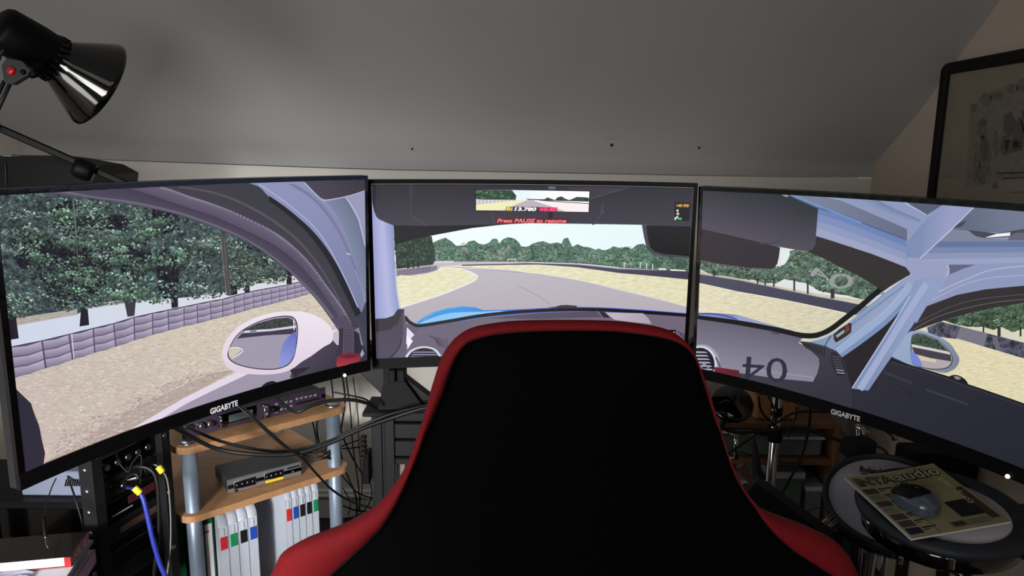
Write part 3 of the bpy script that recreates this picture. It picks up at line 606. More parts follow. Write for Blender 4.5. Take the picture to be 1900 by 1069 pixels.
# ---- right screen ------------------------------------------------
def draw_right(p):
    p.poly([(1280, 330), (1960, 330), (1960, 960), (1280, 760)], (46, 46, 58), g=((34, 36, 47), (1600, 700), (1880, 850)))
    # view through windscreen
    p.poly([(1290, 440), (1460, 440), (1640, 470), (1700, 520), (1600, 640), (1290, 640)], (222, 228, 226))
    p.poly([(1290, 500), (1370, 516), (1453, 533), (1518, 545), (1620, 560), (1620, 640), (1290, 600)], (204, 196, 176), 'grass')
    can = [(1290, 478), (1450, 495), (1447, 478), (1458, 468), (1480, 462), (1560, 470), (1640, 510), (1640, 545), (1600, 556), (1570, 548), (1545, 545), (1520, 540), (1500, 527), (1478, 522), (1455, 518), (1440, 526), (1415, 525), (1400, 520), (1370, 517), (1345, 512), (1325, 511), (1300, 500)]
    p.poly(can, (84, 106, 92), 'leaf')
    p.leaves(can, 2400, 3.4, [(112, 144, 120), (138, 164, 144), (92, 122, 100), (164, 182, 168)], 10, 18, 61)
    for i, (x, y, h_, w_) in enumerate([(1325, 505, 10, 4), (1420, 522, 9, 3), (1436, 522, 11, 3), (1474, 520, 20, 3.5), (1499, 524, 22, 3.5), (1545, 540, 14, 7), (1406, 520, 8, 3)]): p.line([(x, y - 4), (x, y + h_)], w_, (52, 48, 54), sm=0, same=i > 0)
    p.poly([(1447, 475), (1452, 462), (1462, 462), (1466, 472), (1458, 488), (1450, 492)], (226, 234, 236), sm=2)
    p.poly([(1290, 508), (1370, 520), (1453, 537.5), (1518, 551), (1620, 570), (1620, 590), (1570, 581), (1513, 568.6), (1453.6, 556.4), (1369.5, 541.5), (1290, 523.5)], (76, 76, 95), 'road', g=((60, 60, 78), (1300, 510), (1600, 580)))
    p.line([(1290, 507), (1370, 519), (1453, 536.5), (1518, 550), (1600, 566)], 1, (150, 150, 160), sm=0)
    p.poly([(1290, 524), (1369.5, 541.5), (1453.6, 556.4), (1513, 568.6), (1570, 581), (1620, 590), (1520, 640), (1290, 640)], (226, 219, 188), 'grass', g=((214, 206, 178), (1300, 530), (1500, 600)))
    p.line([(1290, 524), (1369.5, 541.5), (1453.6, 556.4), (1513, 568.6), (1570, 581)], 1.2, (240, 236, 216), sm=0); p.line([(1290, 572), (1330, 580)], 1.5, (236, 226, 220), sm=0)
    p.text('4', [(1531, 522), (1497, 508), (1508, 494), (1548, 508)], (150, 156, 158), bold=.0, shear=0); p.text('0', [(1532, 533), (1580, 537), (1588, 512), (1546, 504)], (146, 152, 152))
    p.poly([(1284, 582), (1315, 580.5), (1345, 582), (1369.5, 585), (1415.6, 598), (1450, 608), (1492, 620), (1440, 612), (1360, 597), (1284, 592)], (122, 134, 182), sm=2); p.poly([(1365, 586), (1400, 594), (1440, 606), (1370, 594)], (150, 160, 200), sm=2); p.line([(1290, 582), (1330, 583), (1368, 592)], 2, (50, 60, 150))
    p.line([(1278, 588), (1369, 599), (1440, 612), (1486, 622), (1516, 622), (1540, 612), (1562, 596), (1600, 566), (1642, 530)], 10, (10, 9, 12))
    # dark header
    p.poly([(1497, 466), (1502, 440), (1514.6, 438), (1600, 465), (1668.5, 488), (1684, 497), (1690, 505), (1687, 513), (1666, 524), (1640, 541), (1614, 523.7), (1586, 508), (1560, 496), (1530, 480)], (46, 42, 43))
    # visor and camera housing
    p.poly([(1290, 420), (1448, 459), (1446, 476), (1442.7, 490), (1434.6, 498.7), (1388.5, 497), (1340, 490), (1290, 481)], (54, 46, 50), g=((46, 42, 50), (1300, 430), (1400, 490))); p.line([(1290, 482), (1340, 491), (1388, 498), (1434, 499.5)], 1.6, (96, 92, 102))
    p.poly([(1285, 330), (1464, 345), (1464, 361), (1519, 387), (1516, 430), (1513.5, 455), (1508, 463), (1499, 466), (1480, 464), (1443, 457.5), (1370, 440), (1285, 421)], (44, 47, 56), g=((82, 77, 90), (1420, 370), (1400, 450)))
    p.line([(1410, 452), (1440, 450), (1450, 443), (1455, 430)], 2, (66, 60, 72)); p.line([(1519, 387), (1516, 430), (1513.5, 455)], 1.4, (58, 58, 72)); p.poly([(1450, 360), (1464, 362), (1462, 366), (1455, 364)], (150, 146, 140))
    # cage background
    p.poly([(1462, 340), (1960, 370), (1960, 600), (1700, 600), (1690, 505), (1682, 496), (1600, 464), (1514.6, 438), (1519, 387), (1464, 361)], (140, 150, 186))
    p.poly([(1462, 358), (1470, 352), (1560, 372), (1684, 425), (1684, 448), (1560, 396), (1500, 378)], (118, 128, 152), g=((98, 106, 130), (1500, 370), (1680, 440)))
    p.band([(1560, 352), (1640, 392), (1706, 414)], [(1600, 352), (1650, 382), (1710, 408)], (132, 150, 186), g=(110, 126, 160))
    p.band([(1519, 384), (1560, 396), (1620, 420), (1682, 446)], [(1515, 436), (1560, 452), (1610, 468), (1685, 496)], (92, 122, 176), g=(162, 166, 196))
    p.line([(1464, 362), (1519, 386), (1560, 397), (1620, 421), (1680, 444)], 2, (70, 90, 134)); p.line([(1470, 361), (1530, 386), (1600, 414)], 3, (110, 146, 196))
    p.poly([(1682, 374), (1750, 380), (1719, 400), (1700, 388)], (84, 90, 114)); p.line([(1680, 376), (1700, 387), (1720, 399)], 1.8, (188, 194, 220), sm=0)
    p.poly([(1807, 384), (1960, 395), (1960, 440), (1860, 432), (1799, 429), (1762, 424)], (94, 104, 126), g=((112, 120, 142), (1800, 420), (1880, 400)))
    p.poly([(1766, 424), (1780, 415), (1796, 408), (1786, 420)], (62, 64, 82)); p.poly([(1745, 448), (1770, 424), (1796, 430), (1829, 442), (1960, 448), (1960, 452)], (124, 130, 152)); p.poly([(1796, 427), (1810, 428), (1850, 433), (1880, 428), (1900, 425), (1960, 424), (1960, 440), (1877, 440), (1829, 442), (1812, 438)], (68, 68, 84)); p.poly([(1877, 438), (1885, 432), (1960, 428), (1960, 446), (1870, 446)], (96, 100, 120))
    p.poly([(1828.7, 441), (1850, 434), (1876, 431), (1876, 437.6)], (238, 240, 236))
    p.band([(1730, 448), (1800, 448), (1880, 448), (1960, 448)], [(1690, 492), (1780, 490), (1880, 488), (1960, 486)], (84, 104, 146), g=(158, 166, 200))
    p.poly([(1750, 380), (1808, 385), (1760, 432), (1728, 462), (1706.5, 482), (1682, 486), (1683.5, 450), (1712, 416)], (150, 156, 192), g=((122, 138, 178), (1760, 420), (1715, 410))); p.line([(1808, 385), (1760, 432), (1707, 481)], 1.6, (198, 204, 228), sm=0)
    p.poly([(1680, 480), (1700, 478), (1730, 486), (1758, 494), (1762, 502), (1757, 515), (1745, 540), (1722, 566), (1700, 560), (1692, 530), (1690, 506), (1682, 496)], (150, 156, 190), sm=2)
    p.poly([(1762, 491), (1812, 491), (1790, 498), (1764, 509)], (98, 98, 124)); p.line([(1758, 492), (1762, 500), (1758, 512)], 2, (186, 192, 216)); p.line([(1738, 522), (1742, 524)], 5, (184, 190, 214), sm=0)
    p.line([(1735, 545), (1790, 520), (1850, 499), (1960, 490)], 1.8, (178, 184, 210)); p.line([(1732, 556), (1790, 528), (1850, 514), (1960, 508)], 1.4, (172, 178, 204))
    # side window
    p.poly([(1690, 620), (1721, 568), (1777, 547), (1831, 536.5), (1900, 530), (1960, 528), (1960, 800), (1740, 700)], (48, 44, 46)); p.line([(1700, 600), (1763, 570), (1830, 553), (1960, 542)], 1.4, (84, 80, 84)); p.line([(1697, 611), (1740, 588), (1800, 570), (1870, 558), (1960, 552)], 1.2, (104, 100, 104))
    W_ = [(1690, 617), (1720, 606), (1763, 591), (1796, 582), (1850, 570), (1900, 561.7), (1960, 556), (1960, 800), (1900, 748), (1795, 713), (1741, 692), (1680, 670)]
    p.poly(W_, (214, 210, 188)); tr_ = [(1752, 594), (1796, 582), (1850, 570), (1900, 561.7), (1960, 556), (1960, 612), (1930, 616), (1900, 610), (1880, 616), (1860, 606), (1845, 612), (1825, 606), (1800, 606), (1775, 602)]
    p.poly(tr_, (72, 94, 72), 'leaf'); p.leaves(tr_, 1100, 3.6, [(108, 146, 110), (84, 118, 88), (142, 166, 142)], 10, 16, 71)
    for i, (x, y, w_) in enumerate([(1856, 606, 6), (1896, 606, 3.5), (1827, 600, 3)]): p.line([(x, y), (x, y + 18)], w_, (50, 46, 50), sm=0, same=i > 0)
    p.poly([(1722, 607), (1747.7, 596.5), (1837.5, 619), (1900, 635), (1960, 650), (1960, 682), (1900, 665), (1840, 648), (1777.6, 630), (1726, 622)], (72, 72, 88), 'leaf'); p.poly([(1785, 606), (1835, 618), (1828, 642), (1775, 628)], (118, 116, 130)); p.line([(1848, 625), (1856, 655)], 9, (104, 102, 112), sm=0)
    p.poly([(1726, 622), (1777.6, 629), (1840, 647), (1900, 665), (1960, 682), (1960, 800), (1900, 748), (1795, 713), (1700, 690)], (222, 213, 176), 'grass')
    p.line([(1777, 628), (1840, 647), (1960, 683)], 1, (240, 232, 200), sm=0)
    p.poly([(1640, 660), (1672, 674), (1760, 697), (1795, 711), (1900, 747), (1960, 768), (1960, 960), (1560, 760), (1600, 690)], (40, 40, 51), g=((33, 35, 46), (1650, 680), (1880, 850)))
    p.line([(1655, 667), (1759, 698), (1796, 713), (1960, 770)], 2.4, (20, 18, 22), sm=0); p.line([(1655, 671), (1759, 702), (1796, 717), (1960, 774)], 1, (66, 64, 74), sm=0)
    for i, q in enumerate([((1642, 690), (1694, 710)), ((1720, 722), (1798, 750)), ((1668, 712), (1696, 734))]):
        p.line(q, 4 if i < 2 else 3, (58, 57, 68) if i < 2 else (30, 29, 36), sm=0)
        for j in range(9): x = q[0][0] + (q[1][0] - q[0][0]) * j / 9; y = q[0][1] + (q[1][1] - q[0][1]) * j / 9; p.line([(x, y - 1.8), (x + 3, y + 2.4)], 1, (40, 40, 50), sm=0, same=j > 0)
    p.poly([(1762, 700), (1772, 695), (1784, 697), (1795, 705), (1798, 713), (1780, 708)], (24, 22, 28), sm=2); p.poly([(1772, 698), (1780, 697.5), (1786, 702), (1778, 704)], (130, 130, 140), sm=2)
    # wing mirror
    p.poly([(1655, 655), (1685, 619), (1700, 613.5), (1716, 613.5), (1747, 625), (1766, 638), (1778, 655), (1783, 668), (1776, 682), (1762, 690), (1748, 691), (1720, 684), (1693, 677), (1672, 668)], (148, 168, 198), sm=3, g=((120, 128, 144), (1690, 640), (1780, 680)))
    G = [(1692, 648), (1694, 624), (1703, 618), (1716, 619), (1742, 629.4), (1762, 647), (1771, 664), (1766, 679), (1752, 685), (1728, 685), (1700, 678), (1693, 666)]
    p.poly(G, (70, 68, 78), sm=3); G2 = [(1731 + (x - 1731) * .95, 652 + (y - 652) * .94) for x, y in G]; p.poly(G2, (176, 166, 172), sm=3)
    p.poly([(1694, 626), (1703, 620), (1716, 621), (1742, 631), (1758, 646), (1764, 652), (1730, 645), (1694, 638)], (58, 76, 66), 'fine'); p.poly([(1694, 638), (1730, 645), (1765, 653), (1766, 657), (1730, 650), (1694, 643)], (206, 204, 196)); p.poly([(1694, 643), (1730, 650), (1767, 658), (1768, 670), (1730, 664), (1700, 656)], (66, 62, 74))
    p.poly([(1693, 650), (1703, 658), (1712, 672), (1712, 680), (1698, 676), (1693, 664)], (116, 132, 206), sm=2); p.poly([(1706, 659), (1740, 666), (1740, 672), (1712, 668)], (214, 196, 176))
    # dark pocket between bars, A pillar, bars
    p.poly([(1548, 660), (1600, 628), (1672, 575), (1690, 560), (1700, 580), (1660, 655), (1620, 720), (1560, 720)], (34, 30, 36))
    p.poly([(1504, 634), (1530, 627), (1552, 616), (1575, 600), (1640, 545), (1690, 510), (1700, 520), (1660, 570), (1600, 610), (1552, 648), (1530, 645)], (126, 150, 180), g=((150, 160, 192), (1560, 600), (1590, 630))); p.line([(1506, 632), (1552, 614), (1580, 594), (1640, 542), (1688, 512)], 1.6, (176, 190, 208)); p.line([(1560, 618), (1620, 574), (1680, 530)], 2, (96, 128, 168), sm=0)
    p.line([(1556, 654), (1600, 624), (1650, 585), (1695, 535)], 24, (120, 142, 182), w2=20); p.line([(1557, 652), (1600, 620), (1650, 580), (1694, 530)], 12, (150, 170, 204), w2=11); p.line([(1550, 649), (1600, 611), (1648, 573), (1690, 524)], 1.5, (170, 190, 216))
    p.poly([(1690, 545), (1700, 520), (1726, 512), (1757, 514), (1745, 540), (1722, 566), (1712, 580), (1614, 724), (1582, 720), (1660, 597), (1672, 578)], (142, 156, 194), g=((124, 140, 176), (1690, 600), (1660, 590)))
    p.line([(1598, 722), (1680, 590), (1722, 526)], 12, (158, 170, 204), sm=0); p.line([(1584, 719), (1662, 598), (1692, 548)], 1.6, (182, 198, 222), sm=0)
    p.poly([(1549, 620), (1560, 610), (1579, 598), (1583, 600), (1582, 616), (1572, 624), (1554, 635), (1550, 630)], (48, 38, 40)); p.poly([(1553, 622), (1569, 611), (1570, 616), (1556, 626)], (150, 160, 172)); p.poly([(1571, 606), (1577, 601), (1579, 612), (1572, 617)], (110, 60, 48)); p.line([(1545, 622), (1538, 632), (1533, 642)], 1.6, (28, 30, 44))
    # dashboard right end
    p.poly([(1484, 632), (1505, 634), (1536, 642), (1556, 652), (1570, 668), (1576, 694), (1584, 722), (1584, 760), (1370, 700), (1300, 680), (1300, 660), (1500, 700), (1524, 664)], (56, 56, 68), g=((46, 46, 59), (1520, 650), (1560, 730)))
    p.poly([(1286, 590), (1369, 602), (1440, 615), (1491.5, 627), (1484, 634.7), (1505, 648), (1522, 664), (1523, 676), (1519, 692), (1511, 707.7), (1440, 701), (1372, 691), (1286, 676)], (98, 96, 112), g=((136, 134, 152), (1400, 610), (1385, 690)))
    p.poly([(1430, 612), (1450, 617), (1447, 621), (1436, 618)], (74, 72, 86)); p.line([(1380, 683), (1440, 690), (1512, 700)], 2, (150, 148, 164), sm=0)
    for i in range(9): p.line([(1488 + i * 5.4, 634 + i * 1.2), (1494 + i * 4.8, 638 + i * 1.6), (1500 + i * 3.9, 646 + i * 1.9)], 2, (30, 29, 36), same=i > 0)
    p.poly([(1544, 656), (1552, 652), (1566, 664), (1572, 680), (1572, 694), (1562, 698), (1552, 690), (1546, 672)], (38, 37, 46), sm=2)
    for i in range(7): p.line([(1546 + i * 1.6, 660 + i * 5), (1562 + i * 1.4, 662 + i * 5)], 1.6, (80, 80, 92) if i < 5 else (160, 160, 170), sm=0, same=i > 0)
    # round vent
    p.poly([(1304 + 34 * cos(a * pi / 12), 674 + 36 * sin(a * pi / 12)) for a in range(24)], (160, 158, 174)); p.poly([(1302 + 30 * cos(a * pi / 12), 675 + 34 * sin(a * pi / 12)) for a in range(24)], (218, 216, 230)); p.poly([(1301 + 27.5 * cos(a * pi / 12), 676 + 32 * sin(a * pi / 12)) for a in range(24)], (24, 22, 34))
    for i in range(6): p.poly([(1288 + i * 2, 651 + i * 6.4), (1310 + i * 2.6, 651.5 + i * 6.4), (1316 + i * 2, 654 + i * 6.4), (1294, 654 + i * 6.4)], (176, 172, 190), same=i > 0)
    p.line([(1300, 686), (1308, 675), (1318, 682)], 3.4, (140, 136, 160)); p.line([(1330, 662), (1337, 676), (1340, 690)], 3, (84, 76, 96))
    # upturned figure reflection on the dash
    p.text('04', [(1464, 664), (1382, 660), (1378, 703), (1463, 710)], (44, 40, 58))
    p.poly([(1328, 680), (1334, 680.5), (1374, 686.5), (1374, 702), (1328, 690)], (112, 30, 44), g=((84, 28, 42), (1330, 682), (1370, 695)))
def cbar(mb, k, s0, s1, t0, t1, o0, o1, n=24, smooth=False):
    ring = []
    for i in range(n + 1):
        s_ = s0 + (s1 - s0) * i / n
        ring.append([mpt(k, s_, t0, o0, False), mpt(k, s_, t0, o1, False), mpt(k, s_, t1, o1, False), mpt(k, s_, t1, o0, False)])
    mb.grid(ring, closed=True, smooth=smooth); mb.add(ring[0], [[0, 1, 2, 3]]); mb.add(ring[-1], [[3, 2, 1, 0]])
M_led = mat('white_indicator', (250, 250, 255), .3, emit=(240, 245, 255), estr=3)
M_logo = mat('grey_logo_paint', (236, 236, 240), .4, var=.03)
BS, BT, BB = .0108, .009, .0245
def monitor(k, label, draw, logo=None, led=None):
    base = mpt(k, MW / 2, MH + BB, 0, False)
    t = thing('monitor', base, label, 'monitor', 'curved monitors of the triple screen')
    mb = MB(); BL_, BR_ = {'C': (.0095, .0085), 'L': (.0105, .0085), 'R': (.0085, .0105)}[k]; cbar(mb, k, -BL_, MW + BR_, -BT, -.0004, -.004, .0035); cbar(mb, k, -BL_, -.0003, -.0004, MH, -.004, .0035, 2); cbar(mb, k, MW + .0003, MW + BR_, -.0004, MH, -.004, .0035, 2)
    mb.build('bezel', M_gloss if k != 'C' else M_blk, t)
    mb = MB(); cbar(mb, k, -BL_, MW + BR_, MH + .0003, MH + BB, -.004, .0045); ch = mb.build('chin', M_blk if k != 'C' else M_blkm, t)
    mb = MB(); cbar(mb, k, -BL_ * .8, MW + BR_ * .8, -BT, MH + BB, -.02, -.0042)
    cbar(mb, k, .1, MW - .1, .05, MH - .02, -.038, -.0202); cbar(mb, k, .2, MW - .2, .1, MH - .06, -.055, -.0382); mb.build('back_shell', M_blkm, t)
    p = Pic(k); draw(p); p.build(t)
    if logo:
        q = []
        for x, y in logo:
            s_, t_ = pst(k, x, y); q.append(mpt(k, s_, t_, .0048, False))
        V, T = text2d('GIGABYTE', bold=.035); mb = MB(); mb.add([bil(q, *v) for v in V], T)
        lo = mb.build('logo', M_logo, ch, fix=False); lo['label'] = 'grey maker lettering on the chin'
    if led:
        s_, t_ = pst(k, *led); mb = MB(); mb.lathe([(0, .0035), (.003, .003), (.0035, 0)], mpt(k, s_, min(t_, MH + BB - .003), .004, False), mpt(k, s_, t_, 1, False) - mpt(k, s_, t_, 0, False), 12)
        mb.build('power_light', M_led, t)['label'] = 'small white glowing power light'
    return t
monitor('C', 'centre curved monitor showing track ahead, red seat in front of it', draw_center)
monitor('L', 'left curved monitor showing roadside trees and a white wing mirror', draw_left, [(387, 768.5), (438.5, 752), (438, 741), (386.5, 757.5)], (637, 696))
monitor('R', 'right curved monitor showing pale blue roll cage bars', draw_right, [(1543.5, 767), (1598, 782), (1599, 772), (1544.5, 757)], (1873, 887))
# ================================================================== RACING SEAT
OUT = [(430, 1230), (455, 1150), (476, 1100), (496, 1068), (508, 1041), (524, 1026), (551, 1011), (585, 998), (623, 984), (658, 966), (689.5, 945.7), (716, 918), (737, 888.6), (751, 863), (761, 841), (770, 813), (780, 784), (790, 750), (797, 722), (805, 695), (813, 669.5), (820, 653), (829, 640), (841, 626), (858, 613), (876, 605), (897, 600), (943, 593.5), (990, 591.5), (1038, 591), (1085, 591.3), (1133, 592.5), (1170, 595.5), (1205, 600.5), (1228, 605), (1247, 612), (1264, 622), (1278, 635), (1288, 649), (1296, 668), (1305, 692), (1314, 717), (1322, 740), (1330, 765), (1337, 790), (1344, 813), (1354, 845), (1366.5, 873), (1378, 896), (1390.6, 917), (1405, 934), (1422.7, 949), (1446, 960), (1471, 969), (1502, 980), (1531, 993), (1553, 1004), (1571, 1017.5), (1583, 1031), (1591, 1045.6), (1602, 1070), (1622, 1110), (1640, 1160), (1660, 1230)]
INN = [(520, 1230), (545, 1150), (570, 1110), (613, 1069), (630, 1052), (642, 1042), (655, 1030), (668, 1018), (682, 1006), (695, 992), (708.6, 978), (725, 953), (739, 928), (751, 903), (762, 878), (771, 857), (780, 834), (790, 805), (800, 783), (808.6, 762), (820, 735), (826, 718), (832, 700), (840, 677), (851, 655), (860, 643), (871, 633), (905, 622), (945, 616.5), (990.5, 613.5), (1062, 612), (1133, 613.5), (1170, 617), (1205, 622), (1232, 627), (1252, 632.5), (1268, 641), (1281, 652), (1290, 667), (1297.5, 686), (1303, 705), (1309, 723), (1314, 740), (1322, 766), (1329, 786), (1336, 802), (1348, 842), (1362.5, 881), (1375, 905), (1387, 923), (1399, 939), (1414, 963), (1431, 985), (1452, 1006), (1475, 1025.5), (1498, 1040), (1515, 1051), (1527, 1059), (1539, 1066), (1546, 1071), (1555, 1078), (1565, 1110), (1575, 1160), (1590, 1230)]
def seat_at(px, py, lift=0):              # the back leans: lower parts sit further from us
    P0 = Vector((0, .80, .9)); n = Vector((0, -1, -.22)).normalized()
    p = onplane(px, py, P0, n)
    return p + (n * lift if lift > 0 else Vector((0, 1, -.3)) * -lift)
ch = thing('racing_seat', (.05, .85, 0), 'black and red high-backed racing seat seen from behind, front and centre', 'seat')
M_fab = mat('black_seat_fabric', (4, 4, 5), .9, spec=.05, var=.5, scale=420, bump=.25, stretch=(1, 1, 3))
NI = Vector((0, -1, -.22)).normalized()
ctr = (1062, 960)
rows = []
K = len(INN)
for k in range(12):
    f = 1 - k / 11; row = []
    for (x, y) in INN:
        cx = 1062 + (x - 1062) * .0; cy = max(y, 700) + 40
        X = cx + (x - cx) * f; Y = cy + (y - cy) * f
        bulge = .035 * (1 - f ** 2.2)
        row.append(seat_at(X, Y, bulge - .002))
    rows.append(row)
mb = MB(); mb.grid(rows); mb.build('seat_back_shell', M_fab, ch)
# red rim: rolls from the fabric edge over to the front of the seat
rows = []
A = catmull([(x, y, 0) for x, y in INN], 2); Bo = catmull([(x, y, 0) for x, y in OUT], 2)
prof = [(-.05, -.004), (.03, .001), (.18, .006), (.45, .007), (.75, .002), (.93, -.008), (1.0, -.022), (.97, -.04), (.88, -.055), (.7, -.066), (.3, -.07), (0, -.062)]
for t, l in prof:
    rows.append([seat_at(a.x + (b.x - a.x) * t, a.y + (b.y - a.y) * t, l) for a, b in zip(A, Bo)])
mb = MB(); mb.grid(rows); mb.build('bolster', M_red, ch)['label'] = 'red padded rim round the seat back'
# piping between fabric and rim
mb = MB(); mb.tube([seat_at(p.x, p.y, .0015) for p in A], .0014, 6); mb.build('piping', M_blk, ch)
# front cushion closes the far side
rows = [[seat_at(1062 + (x - 1062) * f, (max(y, 700) + 40) + (y - max(y, 700) - 40) * f, -.072 - .012 * (1 - f)) for x, y in INN] for f in (1, .7, .4, 0.02)]
mb = MB(); mb.grid(rows); mb.build('front_cushion', M_fab, ch)
bl, br = seat_at(560, 1180), seat_at(1600, 1180)
mb = MB(); sw = br.x - bl.x; sx = (bl.x + br.x) / 2
mb.box((sx, 1.12, .36), (sw * .78, .5, .11), b=.04); mb.box((sx, .9, .55), (sw * .72, .09, .5), Matrix.Rotation(-.2, 3, 'X'), b=.03)
mb.build('seat_cushion', M_fab, ch)
mb = MB()
for q in (-1, 1): MB().box((sx + q * sw * .35, 1.1, .42), (.08, .5, .17), b=.035).build('side_bolster', M_red, ch)
for q in (-1, 1):
    mb = MB(); mb.box((sx + q * .17, 1.1, .285), (.03, .5, .04)); mb.box((sx + q * .17, .95, .135), (.04, .06, .27)); mb.box((sx + q * .17, 1.28, .135), (.04, .06, .27)); mb.build('seat_mount', M_profile, ch)

# ================================================================== SIM RIG FRAME
rg = thing('rig_frame', (.06, 1.78, 0), 'black slotted metal rig frame holding the three monitors', 'frame')
def beam(mb, a, b, w, h, up=Vector((0, 0, 1)), slots=True):
    a = Vector(a); b = Vector(b); s_, d, u = frame_from(b - a, up)
    rot = Matrix((s_, d, u)).transposed(); L_ = (b - a).length; c = (a + b) / 2
    g = .006 if slots else 0
    if slots:   # grooved profile: four corner bars and a core
        for X in (-1, 1):
            for Z in (-1, 1):
                mb.box(c + s_ * X * (w / 4 + g / 4) + u * Z * (h / 4 + g / 4), (w / 2 - g / 2, L_, h / 2 - g / 2), rot, b=.0015)
        mb.box(c, (w - .008, L_ - .004, h - .008), rot, b=.001)
    else: mb.box(c, (w, L_, h), rot, b=.002)
pl = at(710, 780, 1.72)
PX = pl.x; PZ = pl.z + .02; PX2 = .082 - PX
for x in (PX, PX2):
    mb = MB(); beam(mb, (x, 1.76, 0.004), (x, 1.76, PZ), .055, .08, Vector((0, 1, 0))); mb.build('post', M_profile, rg)
    mb = MB(); beam(mb, (x, 1.38, .03), (x, 2.1, .03), .06, .05); mb.build('foot', M_profile, rg)
    mb = MB(); mb.box((x, 1.745, PZ + .006), (.085, .12, .011)); mb.build('top_plate', M_blkm, rg)
for z0, z1 in ((766, 785), (787, 817), (819, 850), (852, 865)):
    a = at(760, z0, 1.715).z; b = at(760, z1, 1.715).z
    mb = MB(); mb.box(((PX + PX2) / 2, 1.745, (a + b) / 2), (PX2 - PX - .056, .05, a - b - .003), b=.002); mb.build('crossbeam', M_profile, rg)
# diagonal arms up to the side monitors, and their beams behind the panels
for k, sgn in (('L', -1), ('R', 1)):
    base = Vector((PX + .04 if sgn < 0 else PX2 - .04, 1.76, PZ + .03))
    inner = mpt(k, MW * (.86 if sgn < 0 else .14), MH * .95, -.10, False); outer = mpt(k, MW * (.1 if sgn < 0 else .9), MH * .95, -.10, False)
    top = Vector((base.x + sgn * .16, 1.76, base.z + .17))
    mb = MB(); beam(mb, base, top, .05, .05, slots=False); beam(mb, base + Vector((sgn * -.0, 0, .04)), top + Vector((0, 0, .035)), .03, .03, slots=False); mb.build('diagonal_arm', M_profile, rg)
    mb = MB(); beam(mb, top + Vector((0, 0, -.01)), Vector((inner.x, inner.y + .03, top.z)), .04, .05); beam(mb, Vector((inner.x, inner.y + .03, top.z)), Vector((outer.x, outer.y, top.z)), .04, .05); mb.build('monitor_beam', M_profile, rg)
    mb = MB(); c0 = mpt(k, MW / 2, MH * .75, -.06, False); c1 = mpt(k, MW / 2, MH * .75, -.12, False); c1.z = c0.z; s_, d, u = frame_from(c1 - c0)
    mb.box((c0 + c1) / 2 + Vector((0, 0, -.02)), (.1, .05, .14), Matrix((s_, d, u)).transposed()); mb.build('bracket', M_blkm, rg)
    tri = [base + Vector((-sgn * .035, -.045, -.022)), base + Vector((sgn * .07, -.045, -.022)), base + Vector((sgn * .06, -.045, .07))]
    tri = [base + Vector((sgn * .05, -.05, -.024)), base + Vector((-sgn * .07, -.05, -.024)), base + Vector((-sgn * .0, -.05, .075)), base + Vector((sgn * .03, -.05, .07))]
    mb = MB(); mb.prism(tri, (0, .01, 0)); mb.build('gusset', M_blkm, rg)
    a2 = Vector((base.x - sgn * .0, 1.745, base.z + .05)); b2 = Vector((base.x + -sgn * .075, 1.745, base.z - .01))
    mb = MB(); beam(mb, a2, b2, .03, .03, slots=False); mb.build('brace', M_profile, rg)
mb = MB()
for x0, x1, y0, y1 in ((722, 735, 684, 707), (738, 752, 684, 706)):
    a = at(x0, y0, 1.70); b = at(x1, y1, 1.70); mb.box(((a.x + b.x) / 2, 1.70, (a.z + b.z) / 2), (b.x - a.x, .03, a.z - b.z))
a = at(712, 684, 1.72); b = at(754, 700, 1.72); mb.box(((a.x + b.x) / 2, 1.722, (a.z + b.z) / 2 + .01), (b.x - a.x, .02, a.z - b.z + .03)); mb.box((.04, 1.74, .86), (.7, .03, .05)); mb.box((.04, 1.74, .79), (.06, .05, .2))
mb.build('centre_bracket', M_blkm, rg)
a = at(700, 693, 1.74)
# power strip on the side of the post
ps = thing('power_strip', at(680, 888, 1.72), 'black power strip fixed upright beside the rig post', 'power strip')
a, b = at(675, 836, 1.715), at(688, 892, 1.715)
mb = MB(); mb.box((a + b) / 2, (.017, .04, a.z - b.z)); mb.build('strip_body', M_blk, ps)
for i in range(5):
    mb = MB(); q = at(674, 812 + i * 9, 1.70); mb.box(q, (.014, .02, .008)); mb.build('plug', M_blkm, ps)

# ================================================================== CORNER SHELF UNIT
Z1 = .640
PA, PB = onz(350, 833, Z1), onz(617, 763, Z1)
fd = (PB - PA).normalized(); bd = Vector((-fd.y, fd.x, 0)); WID = (PB - PA).length; DEP = .33
Z2 = at(350, 958, PA.y).z
RAf = Matrix((fd, bd, Vector((0, 0, 1)))).transposed()
def SP(s, d, z): return PA * 1 + fd * s + bd * d + Vector((0, 0, z - PA.z))
su = thing('shelf_unit', SP(WID / 2, DEP / 2, 0), 'beech shelf unit with round silver grey posts, behind left monitor', 'shelf')
def round_board(z, th, name='shelf_board', m_=M_beech):
    r = .035; e = .034; poly = []
    for cx, cy, a0 in ((-e + r, -e + r, pi), (WID + e - r, -e + r, 1.5 * pi), (WID + e - r, DEP + e - r, 0), (-e + r, DEP + e - r, .5 * pi)):
        for i in range(7):
            a = a0 + i * pi / 12; poly.append(SP(cx + r * cos(a), cy + r * sin(a), z))
    mb = MB(); mb.prism(poly, (0, 0, th)); return mb.build(name, m_, su)
Z3 = Z2 - .33 - .016
for z in (Z1, Z2, Z3, .03): round_board(z, .016)
for s_, d_ in ((0, 0), (WID, 0), (0, DEP), (WID, DEP)):
    mb = MB(); zs = [(.004, Z3), (Z3 + .016, Z2), (Z2 + .016, Z1)]
    mb.tube([SP(s_, d_, .002), SP(s_, d_, Z1)], .0175, 20); mb.build('post', M_post, su)
    mb = MB(); mb.lathe([(.0185, 0), (.0185, .002), (.016, .004), (0, .0045)], SP(s_, d_, Z1 + .016), (0, 0, 1), 20); mb.build('post_cap', M_steel, su)
